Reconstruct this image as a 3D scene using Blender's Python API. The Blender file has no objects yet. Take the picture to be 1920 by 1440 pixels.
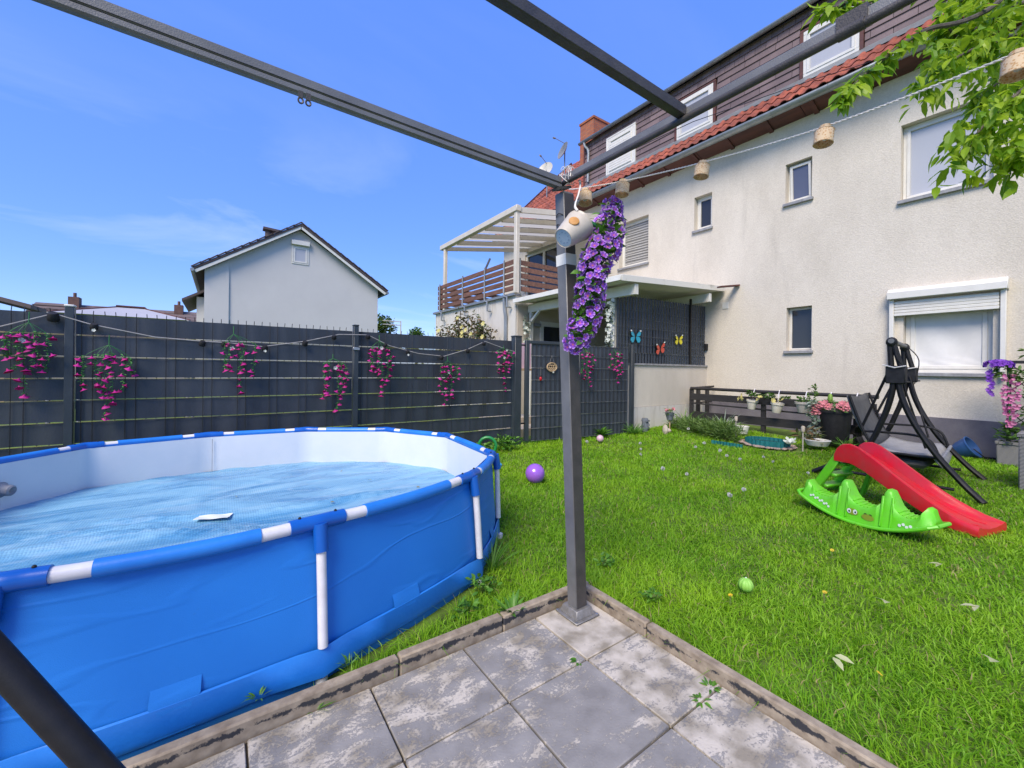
import bpy, math, random
import numpy as np
from math import sin, cos, pi, radians, sqrt, atan2
from mathutils import Vector, Matrix, Euler, Quaternion
random.seed(7); np.random.seed(7)
S = bpy.context.scene
COL = S.collection
# ------------------------------------------------------------------ camera, sky, sun, exposure
YAW, ROLL, CAMH, FPX = radians(35.1), radians(0.7), 1.22, 777.0
fw = Vector((sin(YAW), cos(YAW), 0)); rt = Vector((cos(YAW), -sin(YAW), 0)); up = Vector((0, 0, 1))
ir = rt*cos(ROLL) + up*sin(ROLL); iu = up*cos(ROLL) - rt*sin(ROLL)
cam = bpy.data.cameras.new('camera'); co = bpy.data.objects.new('camera', cam); COL.objects.link(co)
mw = Matrix((ir, iu, -fw)).transposed().to_4x4(); mw.translation = (0, 0, CAMH); co.matrix_world = mw
cam.sensor_width = 36; cam.lens = FPX/1920*36; cam.shift_y = -27/1920; cam.clip_start = 0.02; cam.clip_end = 3000
S.camera = co
SUN_AZ, SUN_EL = radians(-122), radians(47)          # azimuth from +Y towards +X
sd = Vector((sin(SUN_AZ)*cos(SUN_EL), cos(SUN_AZ)*cos(SUN_EL), sin(SUN_EL)))
W = bpy.data.worlds.new('World'); S.world = W; W.use_nodes = True
def world():
    nt = W.node_tree; N = nt.nodes; L = nt.links
    bg = N['Background']; bg.inputs[1].default_value = 0.15
    sky = N.new('ShaderNodeTexSky'); sky.sky_type = 'NISHITA'; sky.sun_disc = False
    sky.sun_elevation = SUN_EL; sky.sun_rotation = SUN_AZ; sky.air_density = 1.0; sky.dust_density = 0.15; sky.ozone_density = 3.0
    hs = N.new('ShaderNodeHueSaturation'); hs.inputs['Saturation'].default_value = 1.2; hs.inputs['Value'].default_value = 1.3; hs.inputs['Hue'].default_value = 0.513
    L.new(sky.outputs[0], hs.inputs['Color'])
    tc = N.new('ShaderNodeTexCoord'); sp = N.new('ShaderNodeSeparateXYZ'); L.new(tc.outputs['Generated'], sp.inputs[0])
    ad = N.new('ShaderNodeMath'); ad.operation = 'ADD'; ad.inputs[1].default_value = 0.18; L.new(sp.outputs['Z'], ad.inputs[0])
    dv = N.new('ShaderNodeVectorMath'); dv.operation = 'DIVIDE'
    cb = N.new('ShaderNodeCombineXYZ')
    for i in range(3): L.new(ad.outputs[0], cb.inputs[i])
    L.new(tc.outputs['Generated'], dv.inputs[0]); L.new(cb.outputs[0], dv.inputs[1])
    mp = N.new('ShaderNodeMapping'); mp.inputs['Scale'].default_value = (0.75, 1.5, 1); mp.inputs['Rotation'].default_value = (0, 0, radians(20)); mp.inputs['Location'].default_value = (3.2, 1.1, 0)
    L.new(dv.outputs[0], mp.inputs[0])
    n1 = N.new('ShaderNodeTexNoise'); n1.inputs['Scale'].default_value = 1.15; n1.inputs['Detail'].default_value = 9; n1.inputs['Roughness'].default_value = 0.56; n1.inputs['Distortion'].default_value = 0.5
    L.new(mp.outputs[0], n1.inputs[0])
    rp = N.new('ShaderNodeMapRange'); rp.inputs[1].default_value = 0.55; rp.inputs[2].default_value = 0.85; rp.inputs[3].default_value = 0; rp.inputs[4].default_value = 0.4
    L.new(n1.outputs['Fac'], rp.inputs[0])
    bl = N.new('ShaderNodeMixRGB'); bl.inputs[0].default_value = .74; bl.inputs[2].default_value = (.46, 1.04, 3.4, 1); L.new(hs.outputs[0], bl.inputs[1])
    mx = N.new('ShaderNodeMixRGB'); mx.inputs[2].default_value = (3.6, 3.9, 4.5, 1)
    lowb = N.new('ShaderNodeMapRange'); lowb.inputs[1].default_value = .30; lowb.inputs[2].default_value = .50; lowb.inputs[3].default_value = 1; lowb.inputs[4].default_value = .12; L.new(sp.outputs['Z'], lowb.inputs[0])
    cm = N.new('ShaderNodeMath'); cm.operation = 'MULTIPLY'; L.new(rp.outputs[0], cm.inputs[0]); L.new(lowb.outputs[0], cm.inputs[1])
    L.new(cm.outputs[0], mx.inputs[0]); L.new(bl.outputs[0], mx.inputs[1]); L.new(mx.outputs[0], bg.inputs[0])
world()
sl = bpy.data.lights.new('sun', 'SUN'); sl.energy = 2.5; sl.angle = radians(30); sl.color = (1, 0.89, 0.74)
so = bpy.data.objects.new('sun', sl); COL.objects.link(so); so.rotation_euler = sd.to_track_quat('Z', 'Y').to_euler()
S.view_settings.view_transform = 'Standard'; S.view_settings.look = 'None'; S.view_settings.exposure = 1.0; S.view_settings.gamma = 1
S.view_settings.use_curve_mapping = False
def P(px, py, d):                                   # a point at real depth d in front of the camera
    du = (px-960)/FPX; dv = (693-py)/FPX
    return Vector((0, 0, CAMH)) + (fw + ir*du + iu*dv)*d
# ------------------------------------------------------------------ helpers
class MB:
    def __init__(s): s.v = []; s.f = []
    def add(s, vs, fs):
        o = len(s.v); s.v += [tuple(v) for v in vs]; s.f += [tuple(i+o for i in f) for f in fs]; return s
    def box(s, a, b):
        (x0, y0, z0), (x1, y1, z1) = a, b
        return s.add([(x0,y0,z0),(x1,y0,z0),(x1,y1,z0),(x0,y1,z0),(x0,y0,z1),(x1,y0,z1),(x1,y1,z1),(x0,y1,z1)],
                     [(0,3,2,1),(4,5,6,7),(0,1,5,4),(1,2,6,5),(2,3,7,6),(3,0,4,7)])
    def bar(s, p, q, w, h, u=(0,0,1)):
        p, q, u = Vector(p), Vector(q), Vector(u); d = (q-p).normalized(); a = d.cross(u)
        if a.length < 1e-4: a = d.cross(Vector((0,1,0)))
        a.normalize(); b = a.cross(d).normalized(); a = a*w/2; b = b*h/2
        vs = [p-a-b, p+a-b, p+a+b, p-a+b, q-a-b, q+a-b, q+a+b, q-a+b]
        return s.add(vs, [(0,1,2,3),(7,6,5,4),(0,4,5,1),(1,5,6,2),(2,6,7,3),(3,7,4,0)])
    def tube(s, pts, r, n=8, cap=True, flat=1.0, fu=None):
        pts = [Vector(p) for p in pts]; m = len(pts); rs = r if isinstance(r, (list, tuple)) else [r]*m
        vs = []; a = None
        for i, p in enumerate(pts):
            d = (pts[min(i+1, m-1)] - pts[max(i-1, 0)])
            if d.length < 1e-9: d = Vector((0,0,1))
            d.normalize()
            if a is None:
                a = Vector(fu) if fu else (Vector((0,0,1)) if abs(d.z) < .9 else Vector((1,0,0)))
            a = (a - d*a.dot(d)); a = a.normalized() if a.length > 1e-6 else d.orthogonal().normalized()
            b = d.cross(a)
            for k in range(n):
                t = 2*pi*k/n; vs.append(p + (a*cos(t) + b*sin(t)*flat)*rs[i])
        fs = [(i*n+k, i*n+(k+1) % n, (i+1)*n+(k+1) % n, (i+1)*n+k) for i in range(m-1) for k in range(n)]
        if cap: fs += [tuple(range(n))[::-1], tuple((m-1)*n+k for k in range(n))]
        return s.add(vs, fs)
    def lathe(s, prof, n=16, c=(0,0,0), rot=None, capb=False, capt=False):
        c = Vector(c); vs = []; m = len(prof)
        for r, z in prof:
            for k in range(n):
                v = Vector((r*cos(2*pi*k/n), r*sin(2*pi*k/n), z)); vs.append((rot @ v if rot else v) + c)
        fs = [(i*n+k, i*n+(k+1) % n, (i+1)*n+(k+1) % n, (i+1)*n+k) for i in range(m-1) for k in range(n)]
        if capb: fs.append(tuple(range(n))[::-1])
        if capt: fs.append(tuple((m-1)*n+k for k in range(n)))
        return s.add(vs, fs)
    def prism(s, poly, vec):
        n = len(poly); v = Vector(vec); a = [Vector(p) for p in poly]
        return s.add(a + [p+v for p in a], [tuple(range(n))[::-1], tuple(range(n, 2*n))] + [(i, (i+1) % n, n+(i+1) % n, n+i) for i in range(n)])
    def grid(s, fn, nu, nv, closeu=False):
        vs = [fn(i/nu, j/nv) for j in range(nv+1) for i in range(nu if closeu else nu+1)]
        w = nu if closeu else nu+1
        fs = [(j*w+i, j*w+(i+1) % w, (j+1)*w+(i+1) % w, (j+1)*w+i) for j in range(nv) for i in range(nu)]
        return s.add(vs, fs)
    def ball(s, c, r, n=12, m=8, sc=(1,1,1)):
        c = Vector(c)
        return s.grid(lambda u, v: c + Vector((r*sc[0]*cos(2*pi*u)*sin(pi*v), r*sc[1]*sin(2*pi*u)*sin(pi*v), r*sc[2]*cos(pi*v))), n, m, True)
    def mesh(s, name, mat=None, smooth=True, off=None, ang=38):
        me = bpy.data.meshes.new(name)
        vs = [(v[0]-off[0], v[1]-off[1], v[2]-off[2]) for v in s.v] if off else s.v
        me.from_pydata(vs, [], s.f); me.update()
        if smooth: me.shade_smooth(); me.set_sharp_from_angle(angle=radians(ang))
        if mat: me.materials.append(mat)
        return me
def wloc(o):
    v = Vector((0,0,0))
    while o: v = v + Vector(o.location); o = o.parent
    return v
def thing(name, label, cat, loc=(0,0,0), group=None, kind=None):
    o = bpy.data.objects.new(name, None); COL.objects.link(o); o.location = loc; o.empty_display_size = .1
    return tag(o, label, cat, group, kind)
def tag(o, label=None, cat=None, group=None, kind=None):
    if label: o['label'] = label
    if cat: o['category'] = cat
    if group: o['group'] = group
    if kind: o['kind'] = kind
    return o
def part(name, mb, mat, parent=None, smooth=True, bevel=0, loc=None, ang=38, seg=1):
    """mesh given in world coordinates, origin kept at the parent's origin (or loc)"""
    off = wloc(parent) if parent else Vector(loc or (0,0,0))
    o = bpy.data.objects.new(name, mb.mesh(name, mat, smooth, off, ang)); COL.objects.link(o)
    if parent: o.parent = parent
    else: o.location = off
    if bevel:
        b = o.modifiers.new('bevel', 'BEVEL'); b.width = bevel; b.segments = seg; b.limit_method = 'ANGLE'; b.angle_limit = radians(40)
    return o
def inst(name, me, parent, loc, rot=None, sc=1.0):
    o = bpy.data.objects.new(name, me); COL.objects.link(o)
    o.parent = parent; o.location = Vector(loc) - (wloc(parent) if parent else Vector((0,0,0)))
    if rot is not None:
        o.rotation_mode = 'QUATERNION' if isinstance(rot, Quaternion) else 'XYZ'
        if isinstance(rot, Quaternion): o.rotation_quaternion = rot
        else: o.rotation_euler = rot
    o.scale = (sc, sc, sc) if not hasattr(sc, '__len__') else sc
    return o
def structure(o): o['kind'] = 'structure'; return o
def lerp(a, b, t): return a + (b-a)*t
def sstep(a, b, x):
    t = max(0, min(1, (x-a)/(b-a))); return t*t*(3-2*t)
def cr(pts, n=6):                                     # open Catmull-Rom curve
    pts = [Vector(p) for p in pts]; out = []
    for i in range(len(pts)-1):
        p0, p1, p2, p3 = pts[max(i-1,0)], pts[i], pts[i+1], pts[min(i+2, len(pts)-1)]
        for k in range(n):
            t = k/n; out.append(.5*((2*p1)+(p2-p0)*t+(2*p0-5*p1+4*p2-p3)*t*t+(3*p1-p0-3*p2+p3)*t**3))
    return out + [pts[-1]]
def gz(x, y):                                         # the garden ground rises a little towards the house corner
    return 0.14*sstep(4.8, 8.4, x)*(0.35+0.65*sstep(0.5, 4.5, y)) - 0.06*sstep(5.6, 7, y)*(1 if x < 5 else 0)
# ------------------------------------------------------------------ materials
def nmat(name):
    m = bpy.data.materials.new(name); m.use_nodes = True
    return m, m.node_tree.nodes, m.node_tree.links, m.node_tree.nodes['Principled BSDF']
def rgb(c): return (c[0], c[1], c[2], 1)
def M(name, c1, c2=None, scale=4, rough=.6, bump=0, bscale=60, metal=0, stretch=(1,1,1), spec=.5, lo=.35, hi=.65, rv=0, coat=0, obj=False, detail=6, dist=.01, rough2=None):
    m, N, L, b = nmat(name)
    b.inputs['Roughness'].default_value = rough; b.inputs['Metallic'].default_value = metal
    b.inputs['Specular IOR Level'].default_value = spec; b.inputs['Coat Weight'].default_value = coat
    if obj: src = N.new('ShaderNodeTexCoord').outputs['Object']
    else: src = N.new('ShaderNodeNewGeometry').outputs['Position']
    mp = N.new('ShaderNodeMapping'); mp.inputs['Scale'].default_value = stretch; L.new(src, mp.inputs[0])
    col = None
    if c2:
        n = N.new('ShaderNodeTexNoise'); n.inputs['Scale'].default_value = scale; n.inputs['Detail'].default_value = detail; n.inputs['Roughness'].default_value = .62
        L.new(mp.outputs[0], n.inputs[0])
        mr = N.new('ShaderNodeMapRange'); mr.inputs[1].default_value = lo; mr.inputs[2].default_value = hi; L.new(n.outputs['Fac'], mr.inputs[0])
        mx = N.new('ShaderNodeMixRGB'); mx.inputs[1].default_value = rgb(c1); mx.inputs[2].default_value = rgb(c2); L.new(mr.outputs[0], mx.inputs[0]); col = mx.outputs[0]
        if rough2 is not None:
            r2 = N.new('ShaderNodeMapRange'); r2.inputs[3].default_value = rough; r2.inputs[4].default_value = rough2; L.new(mr.outputs[0], r2.inputs[0]); L.new(r2.outputs[0], b.inputs['Roughness'])
    else: b.inputs['Base Color'].default_value = rgb(c1)
    if rv:
        oi = N.new('ShaderNodeObjectInfo'); hv = N.new('ShaderNodeHueSaturation'); rr = N.new('ShaderNodeMapRange')
        rr.inputs[3].default_value = 1-rv; rr.inputs[4].default_value = 1+rv; L.new(oi.outputs['Random'], rr.inputs[0]); L.new(rr.outputs[0], hv.inputs['Value'])
        if col: L.new(col, hv.inputs['Color'])
        else: hv.inputs['Color'].default_value = rgb(c1)
        col = hv.outputs[0]
    if col: L.new(col, b.inputs['Base Color'])
    if bump:
        n2 = N.new('ShaderNodeTexNoise'); n2.inputs['Scale'].default_value = bscale; n2.inputs['Detail'].default_value = 4; L.new(mp.outputs[0], n2.inputs[0])
        bp = N.new('ShaderNodeBump'); bp.inputs['Strength'].default_value = bump; bp.inputs['Distance'].default_value = dist
        L.new(n2.outputs['Fac'], bp.inputs['Height']); L.new(bp.outputs[0], b.inputs['Normal'])
    return m
def leafmat(name, c1, c2, tr=.35, rough=.5, attr=None, patch=None, spec=.35, straw=None):
    """leaf or blade: colour varies by object (or by the mesh's rnd attribute), part of the light passes through"""
    m, N, L, b = nmat(name); b.inputs['Roughness'].default_value = rough; b.inputs['Specular IOR Level'].default_value = spec
    if attr:
        a = N.new('ShaderNodeAttribute'); a.attribute_name = attr; f = a.outputs['Fac']
    else: f = N.new('ShaderNodeObjectInfo').outputs['Random']
    mx = N.new('ShaderNodeMixRGB'); mx.inputs[1].default_value = rgb(c1); mx.inputs[2].default_value = rgb(c2); L.new(f, mx.inputs[0]); col = mx.outputs[0]
    if patch:
        g = N.new('ShaderNodeNewGeometry'); n = N.new('ShaderNodeTexNoise'); n.inputs['Scale'].default_value = 1.1; n.inputs['Detail'].default_value = 5; L.new(g.outputs['Position'], n.inputs[0])
        mr = N.new('ShaderNodeMapRange'); mr.inputs[1].default_value = .42; mr.inputs[2].default_value = .66; mr.inputs[4].default_value = .7; L.new(n.outputs['Fac'], mr.inputs[0])
        m2 = N.new('ShaderNodeMixRGB'); m2.inputs[2].default_value = rgb(patch); L.new(mr.outputs[0], m2.inputs[0]); L.new(col, m2.inputs[1]); col = m2.outputs[0]
    if straw:
        ms = N.new('ShaderNodeMapRange'); ms.inputs[1].default_value = .95; ms.inputs[2].default_value = .97; L.new(f, ms.inputs[0])
        m3 = N.new('ShaderNodeMixRGB'); m3.inputs[2].default_value = rgb(straw); L.new(ms.outputs[0], m3.inputs[0]); L.new(col, m3.inputs[1]); col = m3.outputs[0]
    L.new(col, b.inputs['Base Color'])
    t = N.new('ShaderNodeBsdfTranslucent'); L.new(col, t.inputs[0]); s = N.new('ShaderNodeMixShader'); s.inputs[0].default_value = tr
    L.new(b.outputs[0], s.inputs[1]); L.new(t.outputs[0], s.inputs[2]); L.new(s.outputs[0], N['Material Output'].inputs[0])
    return m
mt = {}
mt['gazebo'] = M('powder_coated_grey', (.15,.147,.14), (.215,.21,.198), 9, .45, .15, 300, .25, lo=.3, hi=.75, spec=.5)
mt['gazebo_dark'] = M('brown_grey_and_post_shade', (.042,.037,.033), (.065,.057,.05), 14, .5, .2, 200)  # colour of the darker gazebo parts; also paints the post's shaded face
mt['alu'] = M('worn_base_plate', (.3,.29,.27), (.2,.19,.17), 30, .45, .15, 200, .4)
mt['black'] = M('black_lacquer', (.009,.009,.010), (.016,.015,.015), 12, .5, .08, 300, spec=.3)
mt['blackmat'] = M('dark_plastic', (.013,.013,.014), (.024,.023,.024), 20, .6, .1, 200, spec=.3)
mt['fence'] = M('anthracite_strip', (.030,.036,.046), (.045,.052,.064), 2.2, .42, .12, 90, stretch=(1,1,.25), rv=.12, spec=.45)
mt['fence_post'] = M('anthracite_post', (.026,.034,.042), (.036,.045,.055), 5, .4, .08, 200)
mt['wire'] = M('anthracite_wire', (.018,.021,.026), None, rough=.4)
mt['wire_moss'] = M('mossy_wire', (.12,.12,.112), (.21,.20,.05), 7, .6, .2, 150, lo=.42, hi=.55)
mt['wire_pale'] = M('pale_wire', (.16,.17,.18), (.05,.055,.06), 6, .45, lo=.4, hi=.6)
def vinylmat():
    m, N, L, b = nmat('blue_vinyl'); b.inputs['Roughness'].default_value = .5; b.inputs['Specular IOR Level'].default_value = .35
    g = N.new('ShaderNodeNewGeometry'); n = N.new('ShaderNodeTexNoise'); n.inputs['Scale'].default_value = 3; n.inputs['Detail'].default_value = 8; L.new(g.outputs['Position'], n.inputs[0])
    c = N.new('ShaderNodeMixRGB'); c.inputs[1].default_value = (.011,.155,.54,1); c.inputs[2].default_value = (.019,.205,.62,1); L.new(n.outputs['Fac'], c.inputs[0])
    n2 = N.new('ShaderNodeTexNoise'); n2.inputs['Scale'].default_value = 24; n2.inputs['Detail'].default_value = 10; n2.inputs['Roughness'].default_value = .72; L.new(g.outputs['Position'], n2.inputs[0])
    d = N.new('ShaderNodeMapRange'); d.inputs[1].default_value = .63; d.inputs[2].default_value = .8; d.inputs[4].default_value = .45; L.new(n2.outputs['Fac'], d.inputs[0])
    c2 = N.new('ShaderNodeMixRGB'); c2.inputs[2].default_value = (.05,.09,.14,1); L.new(d.outputs[0], c2.inputs[0]); L.new(c.outputs[0], c2.inputs[1]); L.new(c2.outputs[0], b.inputs['Base Color'])
    # creases: thin ridges of a stretched noise; weave: fine grain
    mp = N.new('ShaderNodeMapping'); mp.inputs['Rotation'].default_value = (0, radians(-38), 0); mp.inputs['Scale'].default_value = (.9, .9, 4.2); L.new(g.outputs['Position'], mp.inputs[0])
    n3 = N.new('ShaderNodeTexNoise'); n3.inputs['Scale'].default_value = 1.1; n3.inputs['Detail'].default_value = 2; n3.inputs['Distortion'].default_value = .5; L.new(mp.outputs[0], n3.inputs[0])
    s1 = N.new('ShaderNodeMath'); s1.operation = 'SUBTRACT'; s1.inputs[1].default_value = .5; L.new(n3.outputs['Fac'], s1.inputs[0]); ab = N.new('ShaderNodeMath'); ab.operation = 'ABSOLUTE'; L.new(s1.outputs[0], ab.inputs[0])
    cr_ = N.new('ShaderNodeMapRange'); cr_.interpolation_type = 'SMOOTHSTEP'; cr_.inputs[1].default_value = 0; cr_.inputs[2].default_value = .035; cr_.inputs[3].default_value = 1; cr_.inputs[4].default_value = 0; L.new(ab.outputs[0], cr_.inputs[0])
    n4 = N.new('ShaderNodeTexNoise'); n4.inputs['Scale'].default_value = 1.6; L.new(g.outputs['Position'], n4.inputs[0]); mm = N.new('ShaderNodeMath'); mm.operation = 'MULTIPLY'; L.new(cr_.outputs[0], mm.inputs[0]); L.new(n4.outputs['Fac'], mm.inputs[1])
    n5 = N.new('ShaderNodeTexNoise'); n5.inputs['Scale'].default_value = 420; L.new(g.outputs['Position'], n5.inputs[0])
    ad = N.new('ShaderNodeMath'); ad.operation = 'MULTIPLY_ADD'; ad.inputs[1].default_value = .22; L.new(n5.outputs['Fac'], ad.inputs[0]); L.new(mm.outputs[0], ad.inputs[2])
    bp = N.new('ShaderNodeBump'); bp.inputs['Strength'].default_value = .35; bp.inputs['Distance'].default_value = .008; L.new(ad.outputs[0], bp.inputs['Height']); L.new(bp.outputs[0], b.inputs['Normal'])
    return m
mt['vinyl'] = vinylmat()
mt['sleeve'] = M('blue_sleeve', (.014,.17,.58), (.022,.21,.64), 5, .4, .08, 60)
mt['joint'] = M('blue_plastic_joint', (.006,.10,.43), None, rough=.3, spec=.5)
mt['whitetube'] = M('white_enamelled_tube', (.74,.72,.72), (.66,.63,.62), 20, .35)
mt['liner'] = M('pale_liner', (.62,.65,.66), (.68,.69,.69), 3, .45, .06, 20)
mt['white'] = M('white_paint', (.72,.71,.66), (.66,.64,.57), 6, .5, .08, 60)
mt['whitedirty'] = M('weathered_white_paint', (.68,.66,.6), (.30,.28,.22), 5, .6, .1, 60, lo=.55, hi=.82)
mt['pvc'] = M('white_window_plastic', (.70,.68,.62), (.64,.62,.56), 8, .3)
mt['cream'] = M('cream_aluminium', (.62,.57,.48), (.55,.5,.41), 5, .45)
mt['creampanel'] = leafmat('frosted_roof_panel', (.66,.63,.56), (.7,.67,.6), .45, .5)
mt['slate_sill'] = M('grey_stone_sill', (.2,.2,.21), (.32,.32,.32), 12, .6, .2, 80)
mt['plinth'] = M('grey_plinth', (.115,.105,.125), (.16,.148,.165), 4, .8, .5, 90)
mt['zinc'] = M('zinc_gutter', (.32,.34,.34), (.24,.255,.25), 5, .42, .05, 40, .55)
mt['fascia'] = M('red_brown_boards', (.13,.042,.03), (.065,.024,.02), 6, .65, .3, 30, stretch=(1,.15,1))
mt['tile'] = M('red_clay_tile', (.34,.085,.04), (.17,.042,.026), 7, .7, .3, 60, rv=.3)
mt['slate'] = M('brown_cladding', (.185,.132,.128), (.135,.094,.093), 3, .62, .2, 40, rv=.16)
mt['wood_balcony'] = M('brown_balcony_boards', (.20,.095,.06), (.10,.05,.035), 9, .7, .3, 40, stretch=(3,.4,3), rv=.2)
mt['wood_dark'] = M('dark_stained_timber', (.016,.0145,.015), (.03,.027,.027), 9, .6, .3, 40, stretch=(3,.4,3))
mt['soil'] = M('soil', (.045,.032,.018), (.07,.055,.03), 20, .95, .6, 60)
mt['red'] = M('red_plastic', (.62,.006,.018), (.50,.03,.035), 9, .34, .03, 40, spec=.5)
mt['lime'] = M('lime_plastic', (.13,.60,.012), (.14,.50,.03), 9, .38, .04, 40, spec=.5)
mt['palelime'] = M('faded_lime_rubber', (.24,.52,.07), (.30,.56,.10), 20, .5)
mt['sticker_white'] = M('white_print', (.75,.78,.72), None, rough=.4)
mt['sticker_black'] = M('black_print', (.012,.012,.012), None, rough=.4)
mt['sticker_olive'] = M('olive_print', (.24,.30,.03), None, rough=.4)
mt['purple_ball'] = M('purple_rubber', (.30,.11,.55), None, rough=.22, spec=.6, coat=.3)
mt['pink_ball'] = M('pale_pink_rubber', (.62,.40,.48), None, rough=.35)
mt['rope'] = M('white_twisted_rope', (.72,.68,.62), None, rough=.8)
mt['grey_cable'] = M('grey_cable', (.36,.34,.32), (.24,.23,.22), 20, .6)
mt['green_stem'] = leafmat('artificial_stem', (.02,.16,.05), (.05,.22,.05), .15)
mt['green_leaf'] = leafmat('artificial_leaf', (.035,.20,.045), (.09,.30,.06), .25)
mt['pinkflower'] = leafmat('magenta_petal', (.44,.010,.17), (.55,.022,.29), .2, .6)
mt['whiteflower'] = leafmat('white_petal', (.7,.72,.66), (.66,.7,.58), .25, .6)
mt['roseflower'] = leafmat('pink_rose_petal', (.72,.22,.26), (.74,.33,.34), .25, .6)
mt['yellowflower'] = leafmat('yellow_petal', (.74,.48,.02), (.7,.55,.06), .2, .6)
mt['lightyellow'] = leafmat('cream_petal', (.7,.62,.24), (.62,.58,.2), .25, .6)
mt['pinkcascade'] = leafmat('pink_cascade_petal', (.66,.15,.38), (.74,.32,.5), .25, .6)
mt['violet'] = leafmat('violet_petal', (.15,.03,.42), (.30,.09,.56), .25, .6)
mt['leafdark'] = leafmat('dark_leaf', (.03,.075,.02), (.06,.12,.03), .25)
mt['leafmid'] = leafmat('mid_green_leaf', (.05,.13,.02), (.10,.20,.03), .3, attr='rnd')
mt['leaffar'] = leafmat('far_leaf', (.07,.13,.02), (.14,.21,.035), .3, attr='rnd')
mt['rosebush'] = leafmat('rose_bush_leaf', (.05,.10,.03), (.20,.13,.06), .3, attr='rnd')
mt['ivy'] = leafmat('variegated_ivy', (.10,.17,.11), (.42,.47,.38), .25, attr='rnd')
mt['juniper'] = leafmat('feathery_green', (.075,.16,.03), (.17,.26,.06), .3, attr='rnd')
mt['grass'] = leafmat('grass_blade', (.13,.35,.012), (.33,.58,.03), .47, .45, attr='rnd', patch=(.35,.58,.025), spec=.3, straw=(.42,.36,.15))
mt['weed'] = leafmat('weed_leaf', (.06,.18,.02), (.14,.32,.03), .3, .45, attr='rnd')
mt['treeleaf'] = leafmat('fresh_tree_leaf', (.14,.30,.012), (.40,.55,.03), .52, .38)
mt['treeleaf_a'] = leafmat('fresh_tree_foliage', (.14,.30,.012), (.40,.55,.03), .52, .38, attr='rnd')
mt['bark'] = M('bark', (.07,.055,.04), (.12,.1,.08), 15, .9, .6, 40)
mt['pot'] = M('pale_plastic_pot', (.50,.46,.40), (.44,.40,.34), 9, .5)
mt['potwhite'] = M('cream_metal_pot', (.66,.62,.52), (.56,.52,.42), 12, .42, .05, 60)
mt['bucketm'] = M('ribbed_cream_metal', (.56,.50,.41), (.47,.42,.34), 8, .4, .05, 40)
mt['bucketbase'] = M('pale_blue_base', (.36,.46,.54), (.46,.54,.6), 30, .35)
mt['cork'] = M('orange_wood_disc', (.55,.28,.08), (.42,.19,.04), 25, .6)
mt['wood_pale'] = M('pale_birch', (.46,.33,.19), (.34,.23,.12), 15, .6)
mt['fabric'] = M('grey_mesh_fabric', (.30,.29,.275), (.37,.36,.34), 14, .75, .2, 250)
mt['fabricdark'] = M('grey_brown_fabric', (.085,.082,.075), (.12,.115,.105), 10, .8, .2, 250)
mt['statue'] = M('grey_cast_stone', (.09,.105,.125), (.15,.165,.185), 18, .8, .4, 80)
mt['teal'] = M('teal_edging', (.010,.11,.115), (.016,.165,.17), 8, .4)
mt['blueTub'] = M('dark_blue_tub', (.018,.07,.22), (.04,.11,.28), 9, .4)
mt['stone'] = M('pale_stone', (.5,.44,.36), (.36,.31,.24), 12, .8, .4, 50)
mt['pebble'] = M('pebbles', (.42,.30,.24), (.24,.19,.16), 40, .8, .4, 60)
mt['dish'] = M('satellite_dish_grey', (.24,.24,.24), (.19,.19,.19), 5, .45)
mt['satcream'] = M('satellite_dish_cream', (.58,.55,.47), (.5,.47,.4), 5, .45)
mt['gable'] = M('grey_blue_render', (.53,.52,.50), (.57,.56,.535), .6, .85, .25, 60)
mt['rooffar'] = M('brown_tiles_far', (.165,.125,.115), (.115,.085,.08), 3, .8, .3, 20)
mt['roofdark'] = M('dark_brown_tiles', (.06,.045,.045), (.09,.065,.06), 3, .7, .3, 20)
mt['darkbrick'] = M('weathered_brown_brick', (.16,.085,.065), (.11,.06,.05), 4, .85)
mt['tent'] = M('grey_white_canvas', (.40,.40,.43), (.35,.35,.38), 1, .8)
mt['curtain'] = M('white_curtain', (.72,.71,.68), (.64,.63,.60), 3, .8)
mt['beige'] = M('beige_render', (.52,.46,.38), (.48,.42,.34), 2, .85, .3, 80)
mt['dandelion'] = leafmat('seed_head', (.74,.74,.70), (.8,.8,.77), .45, .8)
mt['stalk'] = leafmat('stalk', (.14,.22,.05), (.2,.25,.07), .2)
mt['toygreen'] = M('green_toy_plastic', (.015,.22,.05), None, rough=.35)
mt['toyyellow'] = M('yellow_toy_plastic', (.75,.48,.02), None, rough=.35)
mt['toyblue'] = M('light_blue_toy_plastic', (.05,.36,.68), None, rough=.3)
mt['cyan'] = M('cyan_wing', (.02,.36,.50), None, rough=.35)
mt['wingred'] = M('red_wing', (.60,.075,.04), None, rough=.35)
mt['wingyellow'] = M('yellow_wing', (.72,.62,.02), None, rough=.35)
mt['ladybug'] = M('ladybird_red', (.5,.01,.02), None, rough=.3)
mt['paleleaf'] = leafmat('pale_fallen_leaf', (.50,.52,.26), (.56,.55,.32), .25)
mt['leafdry'] = leafmat('dry_leaf', (.30,.22,.08), (.38,.36,.12), .25)
mt['clip'] = M('metal_clip', (.4,.4,.4), None, rough=.3, metal=.8)
mt['pinkcloth'] = M('pale_pink_plastic', (.62,.42,.45), None, rough=.6)
def glassmat(name, c, rough=.04):
    m, N, L, b = nmat(name); b.inputs['Base Color'].default_value = rgb(c); b.inputs['Roughness'].default_value = rough
    b.inputs['Specular IOR Level'].default_value = .55
    return m
mt['glassdark'] = glassmat('dark_window_glass', (.03,.032,.036)); mt['glasspale'] = glassmat('net_curtained_glass', (.42,.43,.46), .12)
mt['glassblue'] = glassmat('blueish_glass', (.10,.11,.16)); mt['glassmid'] = glassmat('blind_behind_glass', (.22,.215,.2), .08)
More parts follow.
